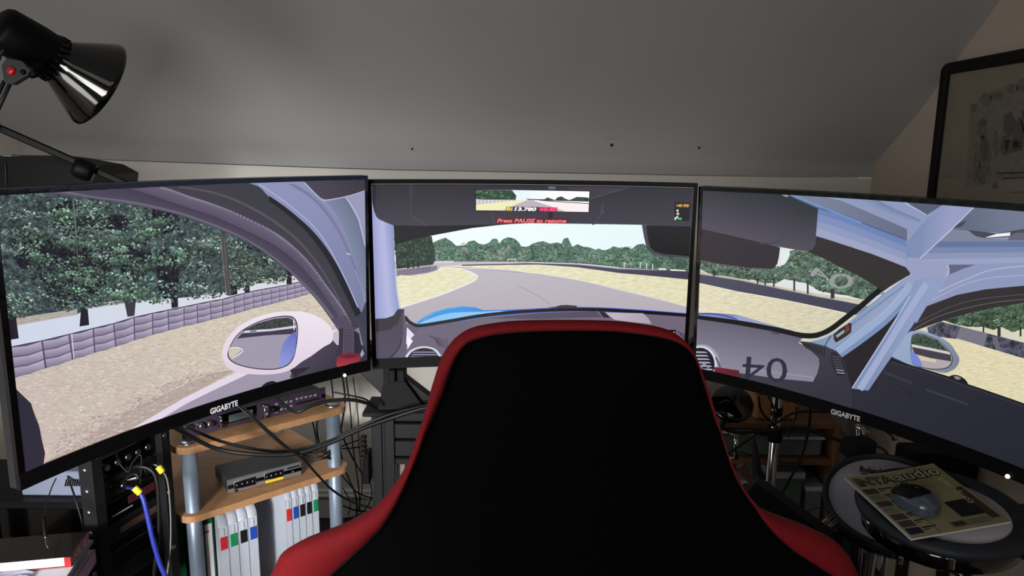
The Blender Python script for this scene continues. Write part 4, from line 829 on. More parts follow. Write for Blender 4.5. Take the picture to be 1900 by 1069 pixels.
# rack effects unit on the top shelf
M_pur = mat('dark_purple_panel', (72, 62, 80), .4, metal=.3, var=.06)
ZT = Z1 + .0165
au = thing('audio_unit', SP(WID / 2, .12, ZT), 'dark rack audio processor with knobs, display and small square buttons, on top shelf', 'audio device')
FO = .022
def pf(px, py, l=0): return onplane(px, py, SP(0, FO, 0), bd) - bd * l
mb = MB(); mb.box(SP(WID / 2 - .005, FO + .1, ZT + .024), (WID - .03, .19, .044), RAf); mb.build('casing', M_blkm, au)
mb = MB(); mb.box(SP(WID / 2 - .005, FO + .0015, ZT + .0235), (WID - .002, .003, .045), RAf, b=.001); mb.build('front_panel', M_pur, au)
def quad_on(fn, q, l, th=None):
    mb = MB(); P = [fn(x, y, l) for x, y in q]; mb.prism(P, -bd * .002 if th is None else th); return mb
quad_on(pf, [(412, 789), (412, 769), (475, 751.5), (475, 772)], 0).build('display_window', M_gloss, au)
quad_on(pf, [(424, 783.5), (424, 770.5), (468, 759), (468, 771.5)], .0022, -bd * .0006).build('display', mat('lcd', (86, 98, 96), .3, var=.05), au)
for x, y, r in ((371.4, 789, .0085), (387, 785.5, .0085), (506, 758.6, .0075)):
    mb = MB(); mb.lathe([(0, .014), (r * .8, .014), (r * .9, .012), (r, .001), (r, 0)], pf(x, y), -bd, 16); mb.build('knob', M_steel if x < 400 else M_blk, au)
mb = MB(); mb.lathe([(.003, .001), (.004, .003), (.006, .003), (.0065, 0)], pf(354.6, 792), -bd, 14); mb.build('headphone_socket', M_blk, au)
for x, y0, y1 in ((404, 771.5, 791), (485, 751.5, 774)):
    a, b = pf(x, y0), pf(x, y1); mb = MB(); mb.tube([a, a - bd * .016, a - bd * .02 + (b - a) * .12, b - bd * .02 - (b - a) * .12, b - bd * .016, b], .0022, 8); mb.build('handle', M_chrome, au)
M_key = mat('pale_key', (176, 172, 186), .4, var=.04)
for x, y in [(495, 753.5), (495, 767.6), (513, 749.6), (513, 764), (522, 759), (531, 757), (531, 746), (540, 744.5), (540, 753.5)] + [(551 + i * 8.4, 740 - i * 1.75) for i in range(5)]:
    mb = MB(); mb.box(pf(x, y, .002), (.0075, .004, .0048), RAf, b=.001); o = mb.build('button', M_key, au)
    mb = MB(); mb.box(pf(x, y, .0042), (.0045, .001, .002), RAf, b=.0002); mb.build('button_slot', M_blk, o)
quad_on(pf, [(550, 751), (550, 748.5), (592, 738), (592, 740.5)], 0).build('card_slot', M_gloss, au)
quad_on(pf, [(597, 739), (597, 732), (603, 730.5), (603, 737)], 0).build('power_switch', M_blk, au)
# switch box on the second shelf
M_sil = mat('brushed_silver', (150, 152, 158), .35, metal=.6, var=.08, scale=60, stretch=(1, 1, 8)); M_dkg = mat('dark_grey_case', (68, 70, 76), .5, metal=.2, var=.06)
ZS = Z2 + .0165
fl, fr = onz(423, 918, ZS), onz(559, 882, ZS); sd = (fr - fl).normalized(); sb = Vector((-sd.y, sd.x, 0)); RS = Matrix((sd, sb, Vector((0, 0, 1)))).transposed(); SW = (fr - fl).length; SH = .034
sx_ = thing('switch_box', (fl + fr) / 2, 'silver and grey switch box with a yellow label, on second shelf', 'switch box')
c = (fl + fr) / 2 + sb * .055
mb = MB(); mb.box(c + Vector((0, 0, .003 + SH / 2)), (SW - .002, .105, SH), RS, b=.003); mb.build('casing', M_dkg, sx_)
mb = MB(); mb.box((fl + fr) / 2 + Vector((0, 0, .003 + SH / 2)), (SW, .006, SH + .001), RS, b=.0015); mb.build('front_panel', M_sil, sx_)
for q in (-1, 1):
    for r_ in (0, 1): mb = MB(); mb.lathe([(0, 0), (.006, 0), (.006, .003), (0, .003)], c + sd * q * SW * .42 + sb * (r_ * .08 - .04), (0, 0, 1), 10); mb.build('rubber_foot', M_blk, sx_)
def sf(px, py, l=0): return onplane(px, py, fl - sb * .003, sb) - sb * l
def spt(u, v, l=0): return fl + sd * u * SW + Vector((0, 0, .003 + SH * v)) - sb * (.003 + l)
for nm, u0, u1, v0, v1, l, mm in (('dark_band', 0, 1, .34, .62, 0, M_gloss), ('port_group', .08, .36, .22, .78, .0006, M_blk), ('port_group', .48, .74, .3, .82, .0006, M_blk), ('yellow_label', .49, .74, .06, .26, .0006, mat('yellow_tape', (226, 196, 40), .6, var=.05)), ('small_print', .8, .97, .72, .84, .0006, M_blkm)):
    mb = MB(); mb.prism([spt(u0, v0, l), spt(u1, v0, l), spt(u1, v1, l), spt(u0, v1, l)], -sb * .0008); o = mb.build(nm, mm, sx_)
    if nm == 'port_group':
        n = 6; fr_ = [spt(u0, v0, l), spt(u1, v0, l), spt(u1, v1, l), spt(u0, v1, l), spt(u0, v0, l)]; mb = MB(); mb.tube([p - sb * .001 for p in fr_], .0008, 6); mb.build('outline', M_steel, o)
        for i in range(4): mb = MB(); mb.lathe([(0, .002), (.0022, .002), (.0028, 0)], spt(u0 + (u1 - u0) * (i + .5) / 4, (v0 + v1) / 2, l), -sb, 10); mb.build('indicator', M_steel, o)
mb = MB(); mb.lathe([(0, .004), (.003, .004), (.0035, 0)], spt(.1, .12), -sb, 10); mb.build('screw', M_blk, sx_); mb = MB(); mb.lathe([(0, .004), (.003, .004), (.0035, 0)], spt(.88, .42), -sb, 10); mb.build('screw', M_steel, sx_)
# magazine files with coloured tabs
TABS = {'red': mat('red_tab', (206, 44, 50), .5), 'green': mat('green_tab', (26, 140, 84), .5), 'black': mat('black_tab', (22, 22, 30), .5), 'blue': mat('blue_tab', (34, 76, 176), .5)}
def make_file(s0, w_, top, tab, label, group, seq):
    zb_ = Z3 + .0165; h = top - zb_
    t = thing('magazine_file', SP(s0 + w_ / 2, .1, zb_), label, 'magazine file', group)
    D = .24; side = [(0, 0), (0, h - .03)] + [(.03 - .03 * cos(i * pi / 10), h - .03 + .03 * sin(i * pi / 10)) for i in range(1, 6)] + [(.1, h), (D, h - .0), (D, 0)]
    mb = MB(); th = .0012
    for off in (0, w_ - th - .0012): mb.prism([SP(s0 + off, d_ + .002, zb_ + z_) for d_, z_ in side], fd * th)
    mb.prism([SP(s0, .002, zb_), SP(s0 + w_ - .0012, .002, zb_), SP(s0 + w_ - .0012, .002, zb_ + h - .03), SP(s0, .002, zb_ + h - .03)], bd * th)
    # rounded top edge strip
    ed = [(d_, z_) for d_, z_ in side[1:8]]
    mb.grid([[SP(s0, d_ + .002, zb_ + z_) for d_, z_ in ed], [SP(s0 + w_ - .0012, d_ + .002, zb_ + z_) for d_, z_ in ed]])
    mb.build('sleeve', M_clear, t)
    mb = MB(); mb.box(SP(s0 + w_ / 2 - .0006, .12, zb_ + h * .45), (w_ * .62, .2, h * .86), RAf, b=.001); mb.build('papers', M_paper, t)['label'] = 'white papers inside'
    mb = MB(); mb.box(SP(s0 + w_ / 2 - .0006, .0005, top - .073), (w_ * .66, .002, .033), RAf, b=.0004); mb.build('tab', TABS[tab], t)['label'] = tab + ' label tab'
    mb = MB(); mb.box(SP(s0 + w_ / 2 - .0006, .0008, top - .044), (w_ * .2, .002, .02), RAf, b=.0004); mb.build('finger_slot', M_clear, t)
def s_of(px):
    lo, hi = -.2, .6
    for _ in range(40):
        mid = (lo + hi) / 2; v = SP(mid, 0, Z2 - .1) - CAM
        a = v.dot(FWD); X = v.dot(RT0) / a; Y = -v.dot(UP0) / a; x = 950 + FPX * (X * cr - Y * sr)
        if x < px: lo = mid
        else: hi = mid
    return lo
sA, sB = s_of(407), s_of(480); wA = (sB - sA) / 4
for i, tb in enumerate(('red', 'green', 'black', 'blue')):
    make_file(sA + wA * i, wA, Z2 - .022, tb, 'clear magazine file with a %s tab, in the left set of four' % tb, 'left set of clear magazine files', i)
sA, sB = s_of(531), s_of(593); wA = (sB - sA) / 5
for i, (tb, d_) in enumerate((('red', 'with a red tab'), ('blue', 'with a blue tab'), ('black', 'with a black tab next to blue'), ('black', 'with a black tab next to green'), ('green', 'with a green tab'))):
    make_file(sA + wA * i, wA, Z2 - .008, tb, 'clear magazine file %s, in the right set of five' % d_, 'right set of clear magazine files', i)
# green binder
M_grn = mat('green_binder', (8, 84, 52), .5, var=.08)
sA, sB = max(s_of(362), .0195), s_of(403); zb_ = Z3 + .0165
t = thing('binder', SP((sA + sB) / 2, .12, zb_), 'green binder with a tall white spine card, beside left front post', 'binder')
mb = MB(); mb.box(SP((sA + sB) / 2, .135, (zb_ + Z2 - .012) / 2), (sB - sA - .002, .25, Z2 - .012 - zb_), RAf, b=.003); mb.build('cover', M_grn, t)
mb = MB(); mb.box(SP((sA + sB) / 2, .0095, (zb_ + Z2 - .03) / 2 + .004), (sB - sA - .012, .001, Z2 - .05 - zb_), RAf, b=.0003); mb.build('spine_card', M_paper, t)
mb = MB(); mb.box(SP((sA + sB) / 2 - .006, .0085, Z2 - .055), (.014, .001, .003), RAf, b=.0002); mb.build('spine_print', M_blk, t)
tag(MB().box(SP(-.012 + .004, .2, (zb_ + Z2 - .02) / 2), (.03, .22, Z2 - .02 - zb_), RAf, b=.003).build('folder', M_grn), 'plain green folder standing behind the left front post', 'folder')
# barcode sticker on the right set
for i in range(0): pass
# headphone / cable coil beside right post
mb = MB(); cc = onz(588, 852, ZS + .024); pts = []
for i in range(64):
    a = i / 63 * 2 * pi * 4; pts.append(cc + Vector((cos(a) * (.035 + .003 * sin(i)), sin(a) * (.028), .010 + .002 * (i % 5) - .01 + i * .0003)))
tag(mb.tube(pts, .0022, 6).build('cable_coil', M_cable), 'small coiled black cable on second shelf beside right post', 'cable')

# ================================================================== EQUIPMENT RACK (left)
ra0, ra1 = at(177, 960, 1.37), at(306, 940, 1.545)
ru = Vector((ra1.x - ra0.x, ra1.y - ra0.y, 0)); RW = ru.length; ru.normalize(); rn = Vector((ru.y, -ru.x, 0)); RR = Matrix((ru, -rn, Vector((0, 0, 1)))).transposed()
def RP(u, n, z): return Vector((ra0.x, ra0.y, z)) + ru * u + rn * n
rk = thing('equipment_rack', RP(RW / 2, -.15, 0), 'tall black equipment rack with screwed rails under left monitor', 'rack')
for u in (0, RW):
    for n in (0,):
        mb = MB(); mb.box(RP(u, n, .375), (.028, .034, .75), RR, b=.002); o = mb.build('rail', M_blkm, rk)
        if n == 0:
            for j in range(9):
                z = .70 - j * .0445
                if u == 0:
                    p = RP(-.014, .0, z); mb = MB(); mb.lathe([(0, .003), (.003, .003), (.0055, .0015), (.006, 0)], p, -ru, 12); mb.build('rail_screw', M_steel, o)
                elif j % 3 == 0:
                    p = RP(u - .002, .017, z); mb = MB(); mb.lathe([(0, .003), (.003, .003), (.005, .0015), (.006, 0)], p, rn, 12); mb.build('rail_screw', M_steel, o)
mb = MB()
for z in (.02, .735): mb.box(RP(RW / 2, -.0, z), (RW + .02, .06, .02), RR)
mb.build('frame_plate', M_blkm, rk)
RD = ['topmost black rack unit with jack sockets and plugged cables', 'second black rack unit from the top, thin silver line on its face', 'third rack unit from the top, pinkish lit display', 'fourth rack unit from the top, brown printed strip', 'fifth rack unit from the top, slanting highlight bar', 'sixth rack unit from the top, plain black', 'lowest visible rack unit, plain black']
for j in range(7):
    z = .685 - j * .0485
    t = thing('rack_unit', RP(RW / 2, -.1, z - .022), RD[j], 'rack unit', 'units in the equipment rack')
    mb = MB(); mb.box(RP(RW / 2, -.028, z), (RW - .034, .045, .040), RR); mb.build('casing', M_blk, t)
    mb = MB(); mb.box(RP(RW / 2, .0, z), (RW - .030, .004, .043), RR, b=.001); mb.build('front_panel', M_blkm if j % 2 else M_gloss, t)
    def bar(nm, u0, u1, v0, v1, mm):
        mb = MB(); mb.box(RP(RW * (u0 + u1) / 2, .0028, z + (v0 + v1) / 2 * .04), (RW * (u1 - u0), .0016, .04 * (v1 - v0)), RR, b=.0003); mb.build(nm, mm, t)
    if j == 0:
        for i in range(5): mb = MB(); mb.lathe([(0, .001), (.0045, .001), (.006, .004), (.007, 0)], RP(RW * (.2 + .15 * i), .002, z), rn, 14); mb.build('socket', M_steel, t)
    if j == 1: bar('trim_line', .2, .7, .1, .16, M_steel); bar('badge', .72, .84, -.3, .2, M_dkg)
    if j == 2: bar('display', .45, .85, -.1, .35, mat('pink_display', (60, 26, 34), .4, emit=(90, 34, 46), estr=.12)); bar('print_line', .2, .5, -.3, -.24, M_key)
    if j == 3: bar('printed_strip', .3, .85, -.2, .15, mat('brown_print', (96, 70, 56), .5))
    if j == 4: bar('highlight_bar', .2, .8, .2, .26, M_dkg)
# connectors, yellow sleeves and cables at the rack
M_yel = mat('yellow_sleeve', (232, 202, 54), .5); M_blue = mat('blue_cable', (38, 50, 150), .45)
def cable(label, P, r=.003, m_=M_cable, cat='cable', name='cable', n=8, group=None, sm=8):
    pts = catmull([at(x, y, d_) for x, y, d_ in P], sm); mb = MB(); mb.tube(pts, r, n)
    o = mb.build(name, m_); tag(o, label, cat, group); return o
def cable_thing(label, P, r, m_, parts, name='cable', cat='cable'):
    pts = catmull([at(x, y, d_) for x, y, d_ in P], 8); t = thing(name, pts[-1], label, cat)
    mb = MB(); mb.tube(pts, r, 10); mb.build('lead', m_, t)
    for nm, a, b, rr_, mm in parts:
        A_, B_ = at(*a), at(*b); mb = MB(); mb.tube([A_, A_.lerp(B_, .1), A_.lerp(B_, .9), B_], [rr_ * .85, rr_, rr_, rr_ * .85], 12); mb.build(nm, mm, t)
    return t
cable_thing('bright blue cable with a yellow sleeve and silver plug at the rack', [(236, 903, 1.40), (252, 908, 1.395), (264, 922, 1.39), (272, 950, 1.385), (283, 1000, 1.38), (296, 1045, 1.38), (310, 1085, 1.38), (316, 1180, 1.38)], .0048, M_blue, [('sleeve', (249, 905, 1.39), (261, 916, 1.39), .0068, M_yel), ('plug', (212, 899, 1.41), (232, 901, 1.40), .007, M_chrome), ('plug_tip', (232, 901, 1.40), (250, 906, 1.395), .004, M_blk)])
cable_thing('thin grey cable with a yellow sleeve, hanging beside the shelf post', [(272, 862, 1.42), (288, 863, 1.42), (299, 872, 1.42), (310, 890, 1.42), (315, 930, 1.42), (317, 980, 1.42), (315, 1030, 1.42), (306, 1090, 1.42)], .0016, mat('grey_cable', (120, 118, 112), .5), [('sleeve', (293, 866, 1.415), (302, 877, 1.415), .0068, M_yel), ('plug', (268, 862, 1.42), (286, 863, 1.42), .004, M_blk)])
cable_thing('silver jack plug on a black lead above the blue cable', [(258, 884, 1.40), (250, 880, 1.40), (238, 884, 1.41), (228, 896, 1.42), (215, 905, 1.43)], .003, M_cable, [('plug', (236, 891, 1.39), (256, 886, 1.39), .0042, M_chrome)])
cable('black cable looping down in front of the rack from its top', [(235, 870, 1.42), (256, 866, 1.4), (278, 871, 1.4), (290, 890, 1.4), (294, 930, 1.4), (294, 990, 1.4), (286, 1060, 1.4), (280, 1150, 1.4)], .0035)
cable('thin black lead draped over the small grey adaptor box', [(215, 838, 1.42), (222, 860, 1.4), (238, 876, 1.4), (245, 860, 1.4), (262, 846, 1.4), (260, 900, 1.4)], .0014)
ad = thing('adaptor_box', at(262, 860, 1.5), 'dark grey slanting box resting on top of the rack', 'box')
a = at(262, 848, 1.50); mb = MB(); mb.box(Vector((a.x, a.y, .751 + .021)), (.07, .09, .04), Matrix.Rotation(.5, 3, 'Z'), b=.006); mb.build('body', mat('charcoal_box', (50, 52, 56), .5), ad)
mb = MB(); mb.box(Vector((a.x, a.y, .751 + .0425)), (.05, .06, .003), Matrix.Rotation(.5, 3, 'Z'), b=.001); mb.build('lid', M_dkg, ad)

# black cabinet on the far left, with grey vented unit, magazines and jack lead
zc = onz(80, 925, .60)
CB = Vector((-1.30, 1.92, 0))
DT = at(100, 925, 1.48).z
cab = thing('low_cabinet', (-1.25, 1.57, 0), 'glossy black low cabinet in the far left corner', 'cabinet')
mb = MB(); mb.box((-1.225, 1.575, DT / 2), (.64, .2, DT - .03), b=.004); mb.build('body', M_gloss, cab)
mb = MB(); mb.box((-1.225, 1.57, DT - .008), (.65, .22, .016), b=.003); mb.build('top', M_blk, cab)
mb = MB(); mb.box((-1.25, 1.471, DT * .5), (.3, .008, DT * .8), b=.002); mb.build('door', M_gloss, cab)
gv = at(105, 898, 1.82); gb = thing('vented_unit', (-1.02, 1.54, DT), 'pale grey metal unit with slanted vent slots, on black cabinet', 'device')
mb = MB(); gx0, gx1 = at(38, 900, 1.49).x, -.905
mb.box(((gx0 + gx1) / 2, 1.54, DT + .0005 + .028), (gx1 - gx0, .1, .056), b=.003); mb.build('casing', mat('pale_grey_metal', (128, 136, 158), .5, metal=.2, var=.04), gb)
for i in range(8):
    mb = MB(); p = at(122 + i * 4.2, 896, 1.488); mb.prism([p + Vector((-.004, 0, -.008)), p + Vector((-.001, 0, -.008)), p + Vector((.004, 0, .008)), p + Vector((.001, 0, .008))], (0, .003, 0)); mb.build('vent_slot', M_blk, gb)
# magazines: in front, on a small black side table
zt = at(80, 1017, 1.24).z; RM = rotz(.2); PR = onz(130, 1032, zt)
STK = [('white magazine with a magenta spine, lowest of the stack', (214, 210, 214), (150, 40, 96), .030, -.10, .005, .20), ('thick pale magazine between the magenta one and the booklet', (206, 206, 214), (196, 196, 206), .012, -.085, -.012, .18), ('thin white booklet under the red spined magazine', (212, 212, 222), (40, 44, 70), .007, -.05, .004, .15), ('glossy dark magazine with a red lettered spine, top of the stack', (190, 188, 190), (152, 24, 32), .020, 0, 0, .09)]
ZB = zt - sum(q[3] for q in STK) - .0032
tb_ = thing('side_table', (-1.02, 1.17, 0), 'low black side table in bottom left corner', 'table')
mb = MB(); mb.box((-1.03, 1.18, ZB - .0105), (.38, .30, .02)); mb.build('tabletop', M_blkm, tb_)
for X in (-.17, .17):
    for Y in (-.13, .13): mb = MB(); mb.box((-1.03 + X * .9, 1.18 + Y * .9, (ZB - .021) / 2), (.03, .03, ZB - .021)); mb.build('leg', M_blkm, tb_)
z = ZB
for n_, (lb, c1, c2, th, fy, fx, D_) in enumerate(STK):
    W_ = .27; top_ = n_ == 3
    fr = Vector((PR.x, PR.y, z + th / 2)) + RM @ Vector((fx, fy, 0)); c = fr + RM @ Vector((-W_ / 2, D_ / 2, 0))
    t = thing('magazine', (c.x, c.y, z), lb, 'magazine', 'stack of magazines', rz=.2)
    mb = MB(); mb.box(c, (W_ - .003, D_ - .003, th - .002), RM, b=.001); mb.build('pages', mat('pages_%d' % c1[0], c1, .7, var=.1, scale=300, stretch=(1, 1, 30)), t)
    if top_:
        mb = MB(); mb.box(c + Vector((0, 0, th / 2 - .0006)), (W_, D_, .0012), RM, b=.0004); mb.build('front_cover', mat('dark_brown_cover', (14, 9, 8), .2, var=.6, scale=12, coat=.4), t)
    mb = MB(); mb.box(c + RM @ Vector((W_ / 2, 0, -.0006)), (.0016, D_, th - .0014), RM, b=.0004); mb.box(c + Vector((0, 0, -th / 2 + .0005)), (W_, D_, .001), RM, b=.0003); mb.build('spine', mat('cover_%d' % c2[0], c2, .35), t)
    if top_:
        mb = MB(); mb.box(c + RM @ Vector((W_ / 2 - .0045, -D_ / 2 - .0008, -.0006)), (.011, .0012, th - .0014), RM, b=.0003); mb.build('spine_wrap', mat('cover_152', c2, .35), t)
        b0 = c + RM @ Vector((W_ / 2 + .0012, -D_ / 2 + .003, -th * .34)); b1 = c + RM @ Vector((W_ / 2 + .0012, D_ / 2 - .02, -th * .34)); up = Vector((0, 0, th * .62))
        text_part('spine_lettering', 'LEVEL 42', [b0, b1, b1 + up, b0 + up], mat('spine_cream', (230, 190, 150), .5), t, bold=.03)
    if n_ == 0:
        for q in range(3): mb = MB(); mb.box(c + RM @ Vector((W_ / 2 + .001, -.05 + q * .012, .004)), (.001, .007, .007), RM, b=.0002); mb.build('spine_mark', M_blk, t)
    z += th + .0008
    if n_ == 2: zs = z
mb = MB(); rows = []
rr = random.Random(3)
for i in range(13):
    rows.append([PR + RM @ Vector((-.26 + i * .017, -.082 + j * .0105 + .01 * math.sin(i * .8), 0)) + Vector((0, 0, zs - PR.z + .0015 + .005 * abs(math.sin(i * .7 + j * 1.1)) * (j < 6) + rr.uniform(0, .002))) for j in range(8)])
tag(mb.grid(rows, smooth=False).build('paper_sheet', mat('bluish_paper', (196, 196, 222), .7), fix=False), 'crumpled pale sheet lying in front of the dark magazine', 'paper')
cable_thing('thin lead with a silver jack plug hanging over the magazines', [(104, 888, 1.40), (96, 905, 1.36), (88, 930, 1.30), (82, 960, 1.24), (82, 985, 1.21), (85, 996, 1.2)], .0012, M_cable, [('plug_barrel', (81, 960, 1.22), (84, 995, 1.2), .0035, M_blk), ('plug_tip', (84, 995, 1.2), (89, 1016, 1.2), .002, M_chrome)])
cable('thin black lead crossing the vented unit diagonally', [(100, 884, 1.6), (118, 915, 1.6), (128, 930, 1.6)], .0015)
cable('black lead hanging from monitor in front of vented unit', [(124, 878, 1.5), (138, 920, 1.435), (150, 960, 1.42), (160, 1000, 1.41)], .002)
# papers on the left wall, behind left monitor
pp = onx(4, 700, XL + .004)
for (y0, y1, z0, z1), lb in (((2.12, 2.36, .62, .86), 'white printed sheet pinned on left wall, lower one'), ((2.14, 2.38, .88, 1.1), 'white printed sheet pinned on left wall, upper one')):
    t = thing('wall_paper_sheet', (XL + .004, (y0 + y1) / 2, z0), lb, 'paper sheet', 'papers on the left wall')
    mb = MB(); mb.box((XL + .004, (y0 + y1) / 2, (z0 + z1) / 2), (.002, y1 - y0, z1 - z0), b=.0005); mb.build('sheet', M_paper, t)
    mb = MB()
    for i in range(7): mb.box((XL + .0056, (y0 + y1) / 2, z1 - .03 - i * .028), (.001, (y1 - y0) * (.8 if i % 3 else .5), .006), b=.0003)
    mb.build('printed_lines', M_dkg, t)

# ================================================================== LAMP (top left)
LY = 1.40
def LA(x, y, d=0): return at(x, y, LY + d)
lp = thing('desk_lamp', LA(240, 345, .1), 'black jointed desk lamp with a big conical shade, top left', 'lamp')
mouth = (189, 156)           # middle of the shade mouth in the photograph
a_ = LA(-2, 50, 0); mo = LA(182, 156, .13)
ax = (mo - a_).normalized(); L0 = (mo - a_).length
pxm = LY / FPX * 1.05
prof = [(0, 0), (36, 0), (44, 4), (47, 12), (47, 60), (46, 80), (47, 92), (50, 100), (56, 110), (60, 118)]
S = L0 / 212; SR = LY / FPX * 1.02
mb = MB(); mb.lathe([(r * SR * .96, h * S) for r, h in [(0, -6), (30, -6), (38, 0), (42, 8), (44, 70), (43, 100), (43, 112)]], a_, ax, 40); mb.build('lamp_holder', mat('satin_black', (4, 4, 4), .5, var=.1, spec=.15), lp)
mb = MB(); mb.lathe([(r * SR, h * S) for r, h in [(36, 106), (40, 118), (47, 132), (82, 198), (86, 206), (87, 212), (84, 212), (79, 200), (44, 133), (35, 112)]], a_, ax, 56); mb.build('lamp_shade', M_gloss, lp)['label'] = 'glossy black conical shade'
for j in range(22):   # cooling slots round the neck
    t_ = 2 * pi * j / 22; s_, d_, u_ = frame_from(ax); rad = s_ * cos(t_) + u_ * sin(t_)
    p0 = a_ + ax * (100 * S) + rad * (40.5 * SR); p1 = a_ + ax * (120 * S) + rad * (42.5 * SR)
    mb = MB(); mb.tube([p0, p0.lerp(p1, .5) + rad * .0012, p1], .0022, 6); mb.build('neck_rib', M_blkm, lp)
mb = MB(); mb.lathe([(0, 0), (.028, .004), (.03, .03), (.024, .055), (0, .065)], a_ + ax * (134 * S), ax, 20); mb.build('bulb', mat('dull_bulb_glass', (60, 60, 58), .2), lp)
M_brk = mat('dark_grey_joint', (44, 45, 49), .45, metal=.2)
mb = MB(); mb.prism([LA(12, 108, -.02), LA(40, 113, -.02), LA(56, 130, -.02), LA(52, 139, -.02), LA(22, 157, -.02), LA(8, 152, -.02), LA(3, 122, -.02)], (0, .014, 0)); mb.build('joint_bracket', M_brk, lp)
mb = MB(); mb.lathe([(0, .006), (.005, .0055), (.0075, .003), (.008, 0)], LA(22, 132, -.02), (0, -1, 0), 18); mb.build('tension_knob', mat('red_plastic_knob', (200, 20, 34), .3, coat=.5), lp)['label'] = 'small red knob on the joint'
mb = MB(); mb.lathe([(0, .004), (.004, .004), (.005, 0)], LA(43.5, 134, -.02), (0, -1, 0), 12); mb.build('pivot_screw', M_blk, lp)
mb = MB(); mb.tube([LA(50, 136, -.012), LA(62, 128, -.005), LA(80, 122, 0)], .008, 12); mb.lathe([(.009, -.008), (.009, .008)], LA(62, 134, -.01), LA(70, 150, 0) - LA(55, 120, 0), 12); mb.build('shade_pivot', M_blk, lp)
mb = MB(); mb.tube(catmull([LA(20, 86, -.0), LA(10, 90, -.01), LA(2, 100, -.01), LA(-6, 120, 0)], 6), .003, 8); mb.build('flex', M_cable, lp)
for dx in (-4, 9):
    mb = MB(); mb.tube([LA(12 + dx, 150, -.012), LA(-28 + dx, 236, -.012)], .0042, 4); mb.build('upper_arm_bar', M_brk, lp)
mb = MB(); mb.lathe([(0, -.012), (.018, -.012), (.018, .012), (0, .012)], LA(-25, 232, 0), (0, 1, 0), 20); mb.build('elbow', M_blk, lp)
mb = MB(); beam(mb, LA(-28, 226, .01), LA(238, 343, .08), .012, .013, slots=False); mb.build('lower_arm', M_blk, lp)
mb = MB(); mb.lathe([(0, -.018), (.017, -.018), (.02, -.01), (.02, .01), (.017, .018), (0, .018)], LA(156, 315, .05), LA(238, 343, .08) - LA(100, 290, .04), 18); mb.build('arm_sleeve', M_blk, lp)
e = LA(238, 343, .08); mb = MB(); mb.tube([e, Vector((e.x, e.y, top.z + .02))], .008, 10); mb.lathe([(0, 0), (.024, 0), (.024, .03), (0, .03)], Vector((e.x, e.y, top.z + .02)), (0, 0, 1), 16); mb.build('clamp_post', M_blk, lp)
# black speaker box on a pole behind left monitor
sk = thing('speaker', (at(60, 320, 1.62).x, 1.72, DT), 'black sloping-topped speaker on a pole behind left monitor', 'speaker')
P_ = [at(-60, 290, 1.62), at(30, 291, 1.62), at(70, 296, 1.62), at(140, 309, 1.62), at(172, 326, 1.62), at(165, 420, 1.62), at(-60, 420, 1.62)]
mb = MB(); mb.prism(P_, (0, .2, 0)); mb.build('cabinet', M_blk, sk)
mb = MB(); mb.tube([at(10, 300, 1.618), at(12, 345, 1.618)], .0015, 6); mb.build('panel_seam', M_dkg, sk)
mb = MB(); mb.box(at(19, 289, 1.64), (.022, .02, .006)); mb.build('latch', M_steel, sk)
cx = at(60, 320, 1.62).x; mb = MB(); zb2 = at(0, 420, 1.62).z
mb.tube([(cx, 1.645, DT + .0006), (cx, 1.645, zb2 + .01)], .016, 12); mb.lathe([(.03, 0), (.03, .01), (.02, .02)], (cx, 1.645, DT + .0006), (0, 0, 1), 20); mb.build('pole', M_blkm, sk)

# ================================================================== PICTURE ON THE RIGHT WALL
M_frm = mat('dark_wood_frame', (18, 12, 11), .7, spec=.2, var=.2, scale=20, stretch=(1, 6, 6))
ptl = onx(1753.5, 119, XG - .012); ptr = onx(1900, 80.5, XG - .012)
yl = ptl.y; zt = ptl.z; yr = yl - .62; zbm = zt - .56
pic = thing('framed_picture', (XG - .012, (yl + yr) / 2, zbm), 'dark framed old engraving hanging on right wall', 'picture')
fw = .030
def fbar(y0, y1, z0, z1): mb = MB(); mb.box((XG - .013, (y0 + y1) / 2, (z0 + z1) / 2), (.022, abs(y1 - y0), abs(z1 - z0)), b=.005); mb.build('frame_bar', M_frm, pic)
fbar(yl, yl - fw, zbm, zt); fbar(yr, yr + fw, zbm, zt); fbar(yl - fw, yr + fw, zt - fw, zt); fbar(yl - fw, yr + fw, zbm, zbm + fw)
mb = MB(); mb.box((XG - .009, (yl + yr) / 2, (zt + zbm) / 2), (.003, yl - yr - 2 * fw, zt - zbm - 2 * fw), b=.0003); mb.build('mount_board', mat('aged_paper', (128, 118, 100), .8, var=.1, scale=8), pic)
M_ink = mat('grey_engraving', (96, 88, 77), .8, var=.4, scale=90); M_ink2 = mat('dark_engraving', (74, 70, 62), .8, var=.4, scale=120); M_ink3 = mat('pale_engraving', (112, 104, 90), .8, var=.2, scale=60)
def ink(nm, pts, m_, l=.0): mb = MB(); P_ = [onx(x, y, XG - .0112 - l) for x, y in pts]; mb.prism(P_, (-.0003, 0, 0)); mb.build(nm, m_, pic)
rr = random.Random(4)
ink('print_border', [(1800, 205), (1830, 172), (1880, 155), (1960, 130), (1960, 330), (1880, 330), (1792, 350)], M_ink3)
def blot(cx, cy, w_, h_, m_, l, n=16): ink('engraved_figure', [(cx + w_ * cos(2 * pi * i / n) * rr.uniform(.6, 1), cy + h_ * sin(2 * pi * i / n) * rr.uniform(.7, 1)) for i in range(n)], m_, l)
for cx, cy, w_, h_ in ((1830, 185, 14, 16), (1822, 240, 12, 24), (1828, 290, 14, 46), (1806, 200, 9, 10), (1850, 178, 16, 10), (1878, 165, 12, 10), (1895, 160, 10, 16), (1812, 310, 8, 40), (1848, 268, 8, 30)): blot(cx, cy, w_, h_, M_ink, .0004)
